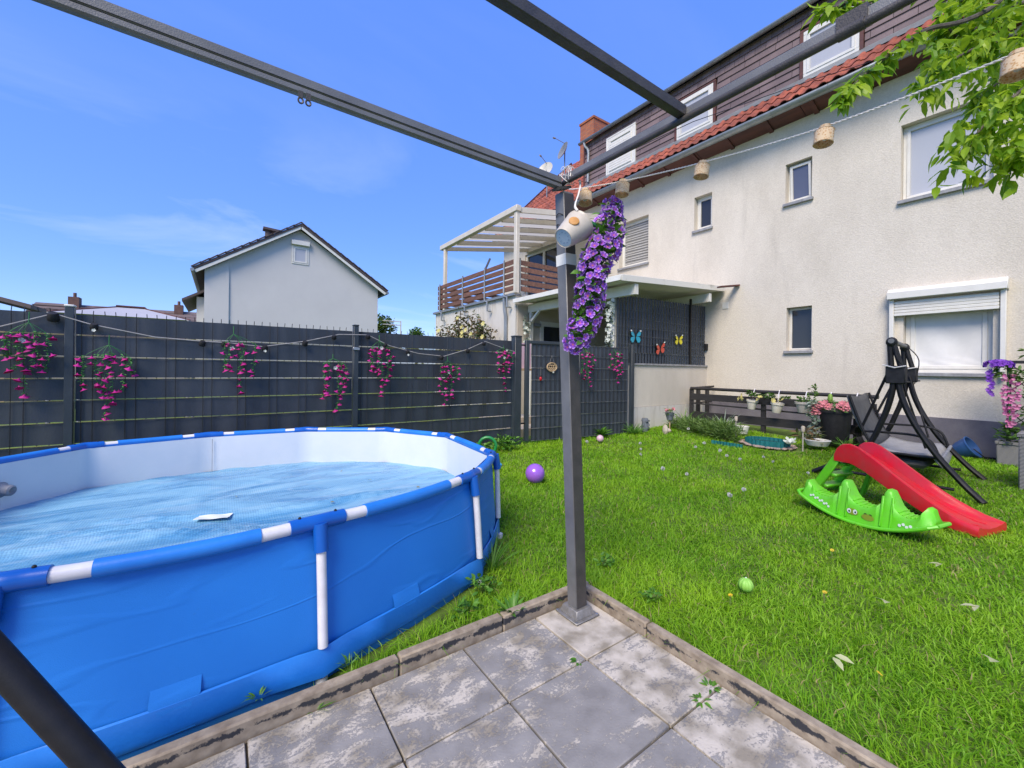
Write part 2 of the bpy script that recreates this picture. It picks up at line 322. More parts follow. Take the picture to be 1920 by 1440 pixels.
def plaster():
    m, N, L, b = nmat('rough_cream_render'); b.inputs['Roughness'].default_value = .9; b.inputs['Specular IOR Level'].default_value = .2
    g = N.new('ShaderNodeNewGeometry')
    n = N.new('ShaderNodeTexNoise'); n.inputs['Scale'].default_value = .7; n.inputs['Detail'].default_value = 8; n.inputs['Roughness'].default_value = .65
    mp = N.new('ShaderNodeMapping'); mp.inputs['Scale'].default_value = (1, 1, .45); L.new(g.outputs['Position'], mp.inputs[0]); L.new(mp.outputs[0], n.inputs[0])
    r = N.new('ShaderNodeValToRGB'); e = r.color_ramp.elements; e[0].position = .3; e[0].color = (.51,.46,.38,1); e[1].position = .58; e[1].color = (.645,.59,.50,1)
    L.new(n.outputs['Fac'], r.inputs[0])
    n3 = N.new('ShaderNodeTexNoise'); n3.inputs['Scale'].default_value = 55; n3.inputs['Detail'].default_value = 5; L.new(g.outputs['Position'], n3.inputs[0])
    mr = N.new('ShaderNodeMapRange'); mr.inputs[1].default_value = .35; mr.inputs[2].default_value = .65; mr.inputs[3].default_value = .92; mr.inputs[4].default_value = 1.04; L.new(n3.outputs['Fac'], mr.inputs[0])
    mu = N.new('ShaderNodeVectorMath'); mu.operation = 'SCALE'; L.new(r.outputs[0], mu.inputs[0]); L.new(mr.outputs[0], mu.inputs['Scale'])
    mps = N.new('ShaderNodeMapping'); mps.inputs['Scale'].default_value = (1, 2.6, .38); L.new(g.outputs['Position'], mps.inputs[0])
    ns = N.new('ShaderNodeTexNoise'); ns.inputs['Scale'].default_value = 1.0; ns.inputs['Detail'].default_value = 7; ns.inputs['Roughness'].default_value = .6; L.new(mps.outputs[0], ns.inputs[0])
    ms = N.new('ShaderNodeMapRange'); ms.inputs[1].default_value = .6; ms.inputs[2].default_value = .85; ms.inputs[4].default_value = .42; L.new(ns.outputs['Fac'], ms.inputs[0])
    mst = N.new('ShaderNodeMixRGB'); mst.inputs[2].default_value = (.20,.185,.165,1); L.new(ms.outputs[0], mst.inputs[0]); L.new(mu.outputs[0], mst.inputs[1]); L.new(mst.outputs[0], b.inputs['Base Color'])
    bp = N.new('ShaderNodeBump'); bp.inputs['Strength'].default_value = .5; bp.inputs['Distance'].default_value = .01; L.new(n3.outputs['Fac'], bp.inputs['Height']); L.new(bp.outputs[0], b.inputs['Normal'])
    return m
mt['plaster'] = plaster()
def annexmat():
    m = M('streaky_white_render', (.60,.57,.51), (.38,.35,.29), 3, .9, .5, 70, stretch=(4,4,.5), lo=.5, hi=.78); return m
mt['annex'] = annexmat()
def brick():
    m, N, L, b = nmat('red_chimney_brick'); b.inputs['Roughness'].default_value = .85
    t = N.new('ShaderNodeTexCoord'); mp = N.new('ShaderNodeMapping'); L.new(t.outputs['Object'], mp.inputs[0])
    s = N.new('ShaderNodeSeparateXYZ'); L.new(mp.outputs[0], s.inputs[0]); a = N.new('ShaderNodeMath'); L.new(s.outputs['X'], a.inputs[0]); L.new(s.outputs['Y'], a.inputs[1])
    c = N.new('ShaderNodeCombineXYZ'); L.new(a.outputs[0], c.inputs[0]); L.new(s.outputs['Z'], c.inputs[1])
    k = N.new('ShaderNodeTexBrick'); k.inputs['Color1'].default_value = (.42,.13,.05,1); k.inputs['Color2'].default_value = (.33,.09,.04,1); k.inputs['Mortar'].default_value = (.2,.13,.1,1)
    k.inputs['Scale'].default_value = 1; k.inputs['Brick Width'].default_value = .25; k.inputs['Row Height'].default_value = .08; k.inputs['Mortar Size'].default_value = .01
    L.new(c.outputs[0], k.inputs[0]); L.new(k.outputs[0], b.inputs['Base Color']); return m
mt['brick'] = brick()
def paving():
    m, N, L, b = nmat('worn_coated_slab'); b.inputs['Roughness'].default_value = .8
    g = N.new('ShaderNodeNewGeometry'); oi = N.new('ShaderNodeObjectInfo')
    at = N.new('ShaderNodeAttribute'); at.attribute_type = 'OBJECT'; at.attribute_name = 'worn'
    mp = N.new('ShaderNodeMapping'); mp.inputs['Scale'].default_value = (1.0, 2.1, 1); mp.inputs['Rotation'].default_value = (0, 0, radians(-28)); L.new(g.outputs['Position'], mp.inputs[0])
    n = N.new('ShaderNodeTexNoise'); n.inputs['Scale'].default_value = 6.0; n.inputs['Detail'].default_value = 13; n.inputs['Roughness'].default_value = .78; n.inputs['Distortion'].default_value = .5; L.new(mp.outputs[0], n.inputs[0])
    nf = N.new('ShaderNodeTexNoise'); nf.inputs['Scale'].default_value = 95; nf.inputs['Detail'].default_value = 6; nf.inputs['Roughness'].default_value = .7; L.new(g.outputs['Position'], nf.inputs[0])
    mf = N.new('ShaderNodeMath'); mf.operation = 'MULTIPLY_ADD'; mf.inputs[1].default_value = .44; mf.inputs[2].default_value = -.21; L.new(nf.outputs['Fac'], mf.inputs[0])
    a0 = N.new('ShaderNodeMath'); a0.operation = 'ADD'; L.new(n.outputs['Fac'], a0.inputs[0]); L.new(mf.outputs[0], a0.inputs[1])
    a = N.new('ShaderNodeMath'); a.operation = 'ADD'; L.new(a0.outputs[0], a.inputs[0]); L.new(at.outputs['Fac'], a.inputs[1])
    mr = N.new('ShaderNodeMapRange'); mr.inputs[1].default_value = .52; mr.inputs[2].default_value = .58; L.new(a.outputs[0], mr.inputs[0])
    n2 = N.new('ShaderNodeTexNoise'); n2.inputs['Scale'].default_value = 9; n2.inputs['Detail'].default_value = 8; L.new(g.outputs['Position'], n2.inputs[0])
    c1 = N.new('ShaderNodeValToRGB'); e = c1.color_ramp.elements; e[0].color = (.195,.184,.167,1); e[1].color = (.285,.27,.246,1); e[0].position = .35; e[1].position = .7; L.new(n2.outputs['Fac'], c1.inputs[0])
    c2 = N.new('ShaderNodeValToRGB'); e = c2.color_ramp.elements; e[0].color = (.26,.225,.165,1); e[1].color = (.53,.475,.385,1); e[0].position = .36; e[1].position = .6; L.new(n2.outputs['Fac'], c2.inputs[0])
    mx = N.new('ShaderNodeMixRGB'); L.new(mr.outputs[0], mx.inputs[0]); L.new(c1.outputs[0], mx.inputs[1]); L.new(c2.outputs[0], mx.inputs[2]); L.new(mx.outputs[0], b.inputs['Base Color'])
    n3 = N.new('ShaderNodeTexNoise'); n3.inputs['Scale'].default_value = 130; n3.inputs['Detail'].default_value = 4; L.new(g.outputs['Position'], n3.inputs[0])
    ad = N.new('ShaderNodeMath'); ad.operation = 'MULTIPLY_ADD'; ad.inputs[1].default_value = -1.2; L.new(mr.outputs[0], ad.inputs[0]); L.new(n3.outputs['Fac'], ad.inputs[2])
    bp = N.new('ShaderNodeBump'); bp.inputs['Strength'].default_value = .5; bp.inputs['Distance'].default_value = .003; L.new(ad.outputs[0], bp.inputs['Height']); L.new(bp.outputs[0], b.inputs['Normal'])
    return m
mt['paving'] = paving()
def kerbmat():
    m, N, L, b = nmat('tarred_kerb_concrete'); b.inputs['Roughness'].default_value = .9
    g = N.new('ShaderNodeNewGeometry'); n = N.new('ShaderNodeTexNoise'); n.inputs['Scale'].default_value = 26; n.inputs['Detail'].default_value = 6; L.new(g.outputs['Position'], n.inputs[0])
    c = N.new('ShaderNodeValToRGB'); e = c.color_ramp.elements; e[0].position = .3; e[0].color = (.20,.155,.105,1); e[1].position = .7; e[1].color = (.36,.295,.21,1); L.new(n.outputs['Fac'], c.inputs[0])
    s = N.new('ShaderNodeSeparateXYZ'); L.new(g.outputs['Position'], s.inputs[0])
    n2 = N.new('ShaderNodeTexNoise'); n2.inputs['Scale'].default_value = 11; n2.inputs['Detail'].default_value = 9; n2.inputs['Roughness'].default_value = .7; L.new(g.outputs['Position'], n2.inputs[0])
    # the tar line: a splashed band a few centimetres above the slabs
    d = N.new('ShaderNodeMath'); d.operation = 'SUBTRACT'; d.inputs[1].default_value = .034; L.new(s.outputs['Z'], d.inputs[0])
    ab = N.new('ShaderNodeMath'); ab.operation = 'ABSOLUTE'; L.new(d.outputs[0], ab.inputs[0])
    mu = N.new('ShaderNodeMath'); mu.operation = 'MULTIPLY_ADD'; mu.inputs[1].default_value = -9.0; L.new(ab.outputs[0], mu.inputs[0]); L.new(n2.outputs['Fac'], mu.inputs[2])
    mr = N.new('ShaderNodeMapRange'); mr.inputs[1].default_value = .41; mr.inputs[2].default_value = .46; L.new(mu.outputs[0], mr.inputs[0])
    mx = N.new('ShaderNodeMixRGB'); mx.inputs[2].default_value = (.03,.03,.033,1); L.new(mr.outputs[0], mx.inputs[0]); L.new(c.outputs[0], mx.inputs[1]); L.new(mx.outputs[0], b.inputs['Base Color'])
    bp = N.new('ShaderNodeBump'); bp.inputs['Strength'].default_value = .5; bp.inputs['Distance'].default_value = .004; L.new(n.outputs['Fac'], bp.inputs['Height']); L.new(bp.outputs[0], b.inputs['Normal'])
    return m
mt['kerb'] = kerbmat()
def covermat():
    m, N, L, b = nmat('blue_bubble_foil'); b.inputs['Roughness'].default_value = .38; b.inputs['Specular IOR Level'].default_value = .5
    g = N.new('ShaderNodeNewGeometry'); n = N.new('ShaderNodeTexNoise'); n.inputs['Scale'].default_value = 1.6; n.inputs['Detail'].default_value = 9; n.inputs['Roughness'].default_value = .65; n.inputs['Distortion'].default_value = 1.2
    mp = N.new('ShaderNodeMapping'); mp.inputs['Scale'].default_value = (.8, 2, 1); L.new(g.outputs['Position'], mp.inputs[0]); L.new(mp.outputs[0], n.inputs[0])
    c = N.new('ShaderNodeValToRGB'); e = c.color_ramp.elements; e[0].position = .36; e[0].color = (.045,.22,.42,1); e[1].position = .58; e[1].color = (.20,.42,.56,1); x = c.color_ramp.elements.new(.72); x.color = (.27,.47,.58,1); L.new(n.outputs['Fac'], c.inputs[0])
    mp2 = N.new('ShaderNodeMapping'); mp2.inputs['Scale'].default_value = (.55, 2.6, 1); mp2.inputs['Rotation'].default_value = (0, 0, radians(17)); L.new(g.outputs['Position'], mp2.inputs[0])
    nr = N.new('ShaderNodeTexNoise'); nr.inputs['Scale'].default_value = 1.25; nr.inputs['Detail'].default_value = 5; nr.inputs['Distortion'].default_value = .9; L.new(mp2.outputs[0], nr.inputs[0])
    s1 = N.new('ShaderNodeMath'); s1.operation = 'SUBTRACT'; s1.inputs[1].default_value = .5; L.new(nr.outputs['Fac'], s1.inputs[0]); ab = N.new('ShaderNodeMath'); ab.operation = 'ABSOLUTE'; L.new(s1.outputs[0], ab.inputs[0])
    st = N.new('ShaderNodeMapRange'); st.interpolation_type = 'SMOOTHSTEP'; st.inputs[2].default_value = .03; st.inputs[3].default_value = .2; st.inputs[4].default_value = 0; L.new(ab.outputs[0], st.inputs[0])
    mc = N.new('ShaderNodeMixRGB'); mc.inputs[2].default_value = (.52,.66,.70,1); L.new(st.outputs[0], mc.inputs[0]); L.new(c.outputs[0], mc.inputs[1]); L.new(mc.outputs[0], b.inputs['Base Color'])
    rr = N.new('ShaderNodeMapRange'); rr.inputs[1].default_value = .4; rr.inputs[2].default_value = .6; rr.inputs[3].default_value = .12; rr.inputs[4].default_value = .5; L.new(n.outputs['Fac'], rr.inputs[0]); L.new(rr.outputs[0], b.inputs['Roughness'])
    v = N.new('ShaderNodeTexVoronoi'); v.inputs['Scale'].default_value = 75; v.inputs['Randomness'].default_value = .15; L.new(g.outputs['Position'], v.inputs[0])
    n2 = N.new('ShaderNodeTexNoise'); n2.inputs['Scale'].default_value = 5; n2.inputs['Detail'].default_value = 6; L.new(mp.outputs[0], n2.inputs[0])
    a = N.new('ShaderNodeMath'); a.operation = 'MULTIPLY_ADD'; a.inputs[1].default_value = -.35; L.new(v.outputs['Distance'], a.inputs[0]); L.new(n2.outputs['Fac'], a.inputs[2])
    bp = N.new('ShaderNodeBump'); bp.inputs['Strength'].default_value = .7; bp.inputs['Distance'].default_value = .014; L.new(a.outputs[0], bp.inputs['Height']); L.new(bp.outputs[0], b.inputs['Normal'])
    return m
mt['cover'] = covermat()
def wicker():
    m, N, L, b = nmat('woven_tan_fibre'); b.inputs['Roughness'].default_value = .75
    t = N.new('ShaderNodeTexCoord'); v = N.new('ShaderNodeTexVoronoi'); v.inputs['Scale'].default_value = 170; L.new(t.outputs['Object'], v.inputs[0])
    mr = N.new('ShaderNodeMapRange'); mr.inputs[1].default_value = .25; mr.inputs[2].default_value = .5; L.new(v.outputs['Distance'], mr.inputs[0])
    mx = N.new('ShaderNodeMixRGB'); mx.inputs[1].default_value = (.62,.38,.17,1); mx.inputs[2].default_value = (.82,.66,.44,1); L.new(mr.outputs[0], mx.inputs[0]); L.new(mx.outputs[0], b.inputs['Base Color'])
    tr = N.new('ShaderNodeBsdfTranslucent'); L.new(mx.outputs[0], tr.inputs[0]); s = N.new('ShaderNodeMixShader'); s.inputs[0].default_value = .35
    L.new(b.outputs[0], s.inputs[1]); L.new(tr.outputs[0], s.inputs[2]); L.new(s.outputs[0], N['Material Output'].inputs[0]); return m
mt['wicker'] = wicker()
def rattan():
    m, N, L, b = nmat('grey_rattan'); b.inputs['Roughness'].default_value = .6
    g = N.new('ShaderNodeNewGeometry'); w = N.new('ShaderNodeTexWave'); w.bands_direction = 'Z'; w.inputs['Scale'].default_value = 22; w.inputs['Distortion'].default_value = .6; L.new(g.outputs['Position'], w.inputs[0])
    mx = N.new('ShaderNodeMixRGB'); mx.inputs[1].default_value = (.12,.115,.11,1); mx.inputs[2].default_value = (.30,.29,.28,1); L.new(w.outputs['Fac'], mx.inputs[0]); L.new(mx.outputs[0], b.inputs['Base Color'])
    bp = N.new('ShaderNodeBump'); bp.inputs['Strength'].default_value = .7; bp.inputs['Distance'].default_value = .01; L.new(w.outputs['Fac'], bp.inputs['Height']); L.new(bp.outputs[0], b.inputs['Normal']); return m
mt['rattan'] = rattan()
def groundmat():
    m, N, L, b = nmat('turf_soil'); b.inputs['Roughness'].default_value = .95
    g = N.new('ShaderNodeNewGeometry'); n = N.new('ShaderNodeTexNoise'); n.inputs['Scale'].default_value = 9; n.inputs['Detail'].default_value = 9; L.new(g.outputs['Position'], n.inputs[0])
    c = N.new('ShaderNodeValToRGB'); e = c.color_ramp.elements; e[0].position = .3; e[0].color = (.06,.09,.014,1); e[1].position = .68; e[1].color = (.12,.21,.015,1); L.new(n.outputs['Fac'], c.inputs[0]); L.new(c.outputs[0], b.inputs['Base Color'])
    return m
mt['ground'] = groundmat()
# ------------------------------------------------------------------ leaf helpers
def leafset(mb, rnd, c, d, length, width, roll=0.0, bend=.25, r=None):
    """one bent, pointed leaf of six faces"""
    c = Vector(c); d = Vector(d).normalized(); s = d.cross(Vector((0,0,1)))
    s = s.normalized() if s.length > 1e-3 else Vector((1,0,0)); s = Quaternion(d, roll) @ s; n = s.cross(d)
    o = len(mb.v); vs = []
    for t, w in ((0,.08),(.3,.85),(.65,.8),(1,.03)):
        p = c + d*length*t - n*length*bend*t*t
        vs += [p + s*width*w*.5 + n*width*.12*w, p, p - s*width*w*.5 + n*width*.12*w]
    mb.v += [tuple(v) for v in vs]
    for k in range(3):
        a = o+k*3; mb.f += [(a, a+1, a+4, a+3), (a+1, a+2, a+5, a+4)]
    rnd += [r if r is not None else random.random()]*12
def setrnd(o, rnd):
    a = o.data.attributes.new('rnd', 'FLOAT', 'POINT'); a.data.foreach_set('value', np.array(rnd, dtype=np.float32)); return o
def rdir(zlo=-1, zhi=1):
    t = random.uniform(0, 2*pi); z = random.uniform(zlo, zhi); r = sqrt(max(0, 1-z*z)); return Vector((r*cos(t), r*sin(t), z))
def foliage(name, parent, mat, blobs, n, ls, ws=None, zl=-.4, zh=.9, kind=None, shell=.55):
    """leaves spread through a cloud of blobs (centre, radii)"""
    mb = MB(); rnd = []; tot = sum(b[1][0]*b[1][1]*b[1][2] for b in blobs)
    for c, rr in blobs:
        for _ in range(max(4, int(n*rr[0]*rr[1]*rr[2]/tot))):
            u = rdir() * (shell + (1-shell)*random.random()); p = Vector(c) + Vector((u.x*rr[0], u.y*rr[1], u.z*rr[2]))
            d = (rdir(zl, zh) + u*.6); l = ls*random.uniform(.65, 1.25)
            leafset(mb, rnd, p, d, l, (ws or ls*.45)*random.uniform(.8, 1.2), random.uniform(-1, 1), random.uniform(0, .4))
    o = part(name, mb, mat, parent, smooth=False); setrnd(o, rnd)
    if kind: o['kind'] = kind
    return o
# ================================================================== SETTING: ground, patio, kerb
RIM = [(-.505,1.789),(.327,1.805),(1.183,2.099),(1.623,2.552),(1.721,3.483),(1.364,4.123),(.70,4.511),(-.08,4.588),(-.832,4.414),(-1.28,3.83),(-1.42,3.05),(-1.12,2.25)]
PC = Vector((.186, 3.18, 0))
def ground():
    a = [-600,-200,-80,-40,-20,-10,-6] + [round(-5+.25*i,3) for i in range(61)] + [11,13,16,22,40,80,200,600]
    b = [-600,-200,-80,-40,-20,-10,-6] + [round(-5+.25*i,3) for i in range(45)] + [7,8,10,13,18,26,40,80,200,600]
    mb = MB(); w = len(a)
    for y in b:
        for x in a:
            z = gz(x, y) if -5 <= x <= 12 and -5 <= y <= 8 else 0
            if x < 1.62 and y < 1.6: z = -.05
            mb.v.append((x, y, z - .012))
    mb.f = [(j*w+i, j*w+i+1, (j+1)*w+i+1, (j+1)*w+i) for j in range(len(b)-1) for i in range(w-1)]
    structure(part('ground', mb, mt['ground']))
ground()
pav = structure(thing('patio', None, None, (1.0, .8, 0)))
part('bedding', MB().box((-2.5,-1.6,-.04), (1.605,1.6,-.012)), mt['soil'], pav)
xs = [1.61,1.28] + [1.28-.4*k for k in range(1, 10)]; ys = [1.6,1.243] + [1.243-.4*k for k in range(1, 7)]
worn = {(0,0):.17,(0,1):.10,(0,2):.09,(0,3):.07,(1,0):.02,(2,0):.03,(3,0):.02,(1,1):-.035,(1,2):-.01,(2,1):.0,(4,0):.05}
for i in range(len(xs)-1):
    for j in range(len(ys)-1):
        g = .0035; h = random.uniform(-.0025, .0015)
        mb = MB().box((xs[i+1]+g, ys[j+1]+g, -.03), (xs[i]-g, ys[j]-g, h))
        o = part('paving_slab', mb, mt['paving'], pav, bevel=.003); o['worn'] = worn.get((i, j), random.uniform(-.02, .06))
kb = structure(thing('kerb', None, None, (1.64, 1.63, 0)))
for y0, y1 in ((1.2,1.602),(.2,1.194),(-.8,.194),(-1.8,-.806)):
    e = random.uniform(-.003, .003); part('kerb_stone', MB().box((1.612+e, y0, -.1), (1.655+e, y1, .062+e)), mt['kerb'], kb, bevel=.006)
for x0, x1 in ((1.10,1.664),(.60,1.094),(-.40,.594),(-1.40,-.406),(-2.40,-1.406)):
    e = random.uniform(-.003, .003); part('kerb_stone', MB().box((x0, 1.606+e, -.1), (x1, 1.649+e, .063+e)), mt['kerb'], kb, bevel=.006)
# ================================================================== HOUSE
HX = 9.1; YE = 13.6; YS = -5.0
def wallX(mb, x, y0, y1, z0, z1, holes, dep):
    Ys = sorted({y0, y1, *[h[0] for h in holes], *[h[1] for h in holes]}); Zs = sorted({z0, z1, *[h[2] for h in holes], *[h[3] for h in holes]})
    for a, b in zip(Ys, Ys[1:]):
        for c, d in zip(Zs, Zs[1:]):
            m, n = (a+b)/2, (c+d)/2
            if any(h[0] < m < h[1] and h[2] < n < h[3] for h in holes): continue
            mb.add([(x,a,c),(x,a,d),(x,b,d),(x,b,c)], [(0,1,2,3)])
    for a, b, c, d in holes:
        X = x+dep
        mb.add([(x,a,c),(x,b,c),(x,b,d),(x,a,d),(X,a,c),(X,b,c),(X,b,d),(X,a,d)], [(0,4,5,1),(1,5,6,2),(2,6,7,3),(3,7,4,0)])
    return mb
house = thing('apartment_house', 'long cream rendered house with red tiled eaves and brown clad dormer', 'house', (HX, 4, 0))
WIN = dict(bigU=(.915,1.92,4.06,5.30), smU=(3.17,3.62,4.55,5.33), sm2=(5.12,5.55,4.53,5.32), w3=(6.83,7.79,4.07,5.32), smL=(3.145,3.575,1.655,2.50), bigL=(.905,1.865,1.25,2.42), door=(10.2,12.2,3.1,5.42), low=(6.3,7.2,.3,2.3))
wl = part('wall', wallX(MB(), HX, YS, YE, .56, 6.12, list(WIN.values()), .2), mt['plaster'], house)
part('end_wall', MB().add([(HX,YE,0),(16.5,YE,0),(16.5,YE,6.3),(12.8,YE,10.2),(HX,YE,6.6)], [(0,1,2,3,4)]), mt['plaster'], house)
part('rear_wall', MB().box((16.3,YS,0), (16.5,YE-.01,6.3)), mt['plaster'], house)
part('near_end_wall', MB().add([(HX,YS,0),(16.5,YS,0),(16.5,YS,6.3),(12.8,YS,10.2),(HX,YS,6.6)], [(0,1,2,3,4)]), mt['plaster'], house)
pl = wallX(MB(), HX-.035, YS, 8.0, -.2, .56, [], .05); pl.add([(HX-.035,YS,.56),(HX+.05,YS,.56),(HX+.05,8.0,.56),(HX-.035,8.0,.56)], [(0,1,2,3)])
part('plinth', pl, mt['plinth'], house)
part('interior', MB().box((HX+.30,YS+.2,.2), (HX+.32,YE-.3,6)), mt['blackmat'], house)
def window(par, x, y0, y1, z0, z1, pane, rec=.13, fr=.055, sill=True, bars=(), tilt=0):
    mb = MB(); X = x+rec; e = .002
    for a, b, c, d in ((y0+e,y1-e,z1-fr,z1-e),(y0+e,y1-e,z0+e,z0+fr),(y0+e,y0+fr,z0+fr,z1-fr),(y1-fr,y1-e,z0+fr,z1-fr)): mb.box((X,a,c), (X+.06,b,d))
    for yb in bars: mb.box((X,yb-fr/2,z0+fr), (X+.06,yb+fr/2,z1-fr))
    w = part('window', mb, mt['pvc'], par, bevel=.004)
    s = MB(); f2 = fr*.75; a0, a1, c0, c1 = y0+fr*.9, y1-fr*.9, z0+fr*.9, z1-fr*.9
    for a, b, c, d in ((a0,a1,c1-f2,c1),(a0,a1,c0,c0+f2),(a0,a0+f2,c0+f2,c1-f2),(a1-f2,a1,c0+f2,c1-f2)): s.box((X-.012,a,c), (X+.03,b,d))
    if tilt:
        s.v = [(vx-(vz-c0)*tilt, vy, vz) for vx, vy, vz in s.v]
    part('sash', s, mt['pvc'], w, bevel=.003)
    part('pane', MB().add([(X+.02-tilt*(f2), a0+f2, c0+f2), (X+.02-tilt*(c1-c0-f2), a0+f2, c1-f2), (X+.02-tilt*(c1-c0-f2), a1-f2, c1-f2), (X+.02-tilt*f2, a1-f2, c0+f2)], [(0,1,2,3)]), pane, w)
    if sill: part('sill', MB().box((x-.055, y0-.03, z0-.055), (X-.002, y1+.03, z0-.001)), mt['slate_sill'], w, bevel=.004)
    return w
window(house, HX, *WIN['bigU'], mt['glasspale'])
window(house, HX, *WIN['smU'], mt['glassblue'], tilt=.08)
window(house, HX, *WIN['sm2'], mt['glassdark'])
w3 = window(house, HX, *WIN['w3'], mt['glassmid'])
window(house, HX, *WIN['smL'], mt['glassdark'], fr=.03)
wb = window(house, HX, *WIN['bigL'], mt['glassdark'], rec=.13, fr=.07)
def curtainf(u, v):                                   # cloth hung behind the pane, gathered along its lower edge
    y = lerp(1.765, 1.015, u); z = lerp(1.335, 2.235 - .03*u, v)
    k = max(0, 1-v*4.5); z -= .0
    return (HX+.142 - .0 + .006*sin(9*u+5*v) - .012*k*abs(sin(u*7+v*22)), y, z)
part('curtain', MB().grid(curtainf, 40, 30), mt['curtain'], wb)
part('sill_board', MB().box((HX-.03,.86,1.225), (HX+.1,1.91,1.262)), mt['pvc'], wb)
bl = MB(); 
for k in range(15):
    z = 4.2+.07*k; bl.bar((HX+.145, 6.93, z), (HX+.145, 7.69, z+.02*(k % 2)), .004, .04, (.25,0,1))
part('blind', bl, mt['fabric'], w3)
# roller shutter of the lower window
sh = part('shutter_box', MB().add([(HX-.17,.757,2.44),(HX-.17,2.04,2.44),(HX-.17,2.04,2.545),(HX-.17,.757,2.545),(HX-.10,.757,2.61),(HX-.10,2.04,2.61),(HX-.001,2.04,2.61),(HX-.001,.757,2.61),(HX-.001,.757,2.44),(HX-.001,2.04,2.44)],
     [(0,1,2,3),(3,2,5,4),(4,5,6,7),(0,8,9,1),(0,3,4,7,8),(1,9,6,5,2)]), mt['pvc'], house, bevel=.006)
for k in range(4): part('shutter_slat', MB().box((HX-.085, .84, 2.405-.047*k-.045), (HX-.07+.004*(k % 2), 1.965, 2.405-.047*k)), mt['pvc'], sh, bevel=.006)
part('end_slat', MB().box((HX-.092,.84,2.17), (HX-.066,1.965,2.215)), mt['pvc'], sh, bevel=.004)
for y in (.775, 1.967): part('guide_rail', MB().box((HX-.10,y,1.18), (HX-.002,y+.055,2.438)), mt['pvc'], house, bevel=.005)
# eaves, gutter, soffit
GX, GZ = 8.645, 6.24
def gut(x, z, y0, y1, r): return MB().grid(lambda u, v: (x + r*cos(pi+pi*u), lerp(y0, y1, v), z + r*sin(pi+pi*u)), 10, 1)
gt = part('gutter', gut(GX, GZ, YS, YE-.02, .09), mt['zinc'], house); so_ = gt.modifiers.new('thick', 'SOLIDIFY'); so_.thickness = .004
for k in range(20):
    y = YS+.4+k*.92; part('gutter_bracket', MB().tube([(GX+.095*cos(pi+pi*t/8), y, GZ+.095*sin(pi+pi*t/8)) for t in range(9)], .006, 5), mt['zinc'], gt)
for k in range(9):
    y0 = YS+k*2.07; part('soffit_board', MB().add([(GX+.07,y0,GZ+.0),(HX,y0,GZ-.12),(HX,y0+2.06,GZ-.12),(GX+.07,y0+2.06,GZ+.0),(GX+.07,y0,GZ+.06),(GX+.07,y0+2.06,GZ+.06)], [(0,1,2,3),(0,3,5,4)]), mt['fascia'], house, smooth=False)
for k in range(24):
    y = YS+.3+k*.78; part('rafter_end', MB().bar((GX+.10, y, GZ-.012), (HX+.01, y, GZ-.135), .08, .045), mt['fascia'], house)
# tiled slope at 45 degrees: z = x - 2.35
roof = part('roof', MB().add([(8.66,YS,6.28),(12.8,YS,10.42),(12.8,YE+.1,10.42),(8.66,YE+.1,6.28),(12.8,YE+.1,10.42),(16.9,YE+.1,6.3),(16.9,YS,6.3),(12.8,YS,10.42)], [(0,1,2,3),(4,5,6,7)]), mt['fascia'], house)
def tilemesh():
    mb = MB(); w, l = .205, .40
    pr = [(0,.0),(.03,.034),(.065,.042),(.10,.03),(.135,.006),(.17,.0),(.205,.012)]
    vs = []
    for k, (y, h) in enumerate(pr):
        vs += [(0, y, h+.02), (l, y, h), (0, y, h+.004)]
    n = len(pr)
    mb.add(vs, [(k*3, k*3+1, k*3+4, k*3+3) for k in range(n-1)] + [(k*3, k*3+3, k*3+5, k*3+2) for k in range(n-1)])
    return mb.mesh('roof_tile', mt['tile'])
TM = tilemesh(); RQ = Euler((0, -pi/4, 0)); restt = MB()
def tilepos(r, y): s = .345*r; return Vector((8.60 + s*cos(pi/4), y, 6.275 + s*sin(pi/4)))
DX, DY = 9.42, 9.52
nt_ = 0
for r in range(16):
    for c in range(93):
        y = YE + .05 - .205*(c+1); p = tilepos(r, y)
        if r > 1 and y < DY-.05: continue
        if r > 3 and (r-3)*.345*.7 > 3.9: continue
        vis = (y > .9 and r <= 1) or (r > 1 and r < 12 and nt_ < 295)
        if vis and nt_ < 298: inst('roof_tile', TM, roof, p, RQ); nt_ += 1
        else:
            m = Matrix.Translation(p) @ RQ.to_matrix().to_4x4(); restt.add([m @ v.co for v in TM.vertices], [tuple(q.vertices) for q in TM.polygons])
if restt.v: part('further_tiles', restt, mt['tile'], roof)['kind'] = 'stuff'
part('verge_trim', MB().bar((8.62,YE+.13,6.27), (12.8,YE+.13,10.46), .05, .16), mt['fascia'], roof)
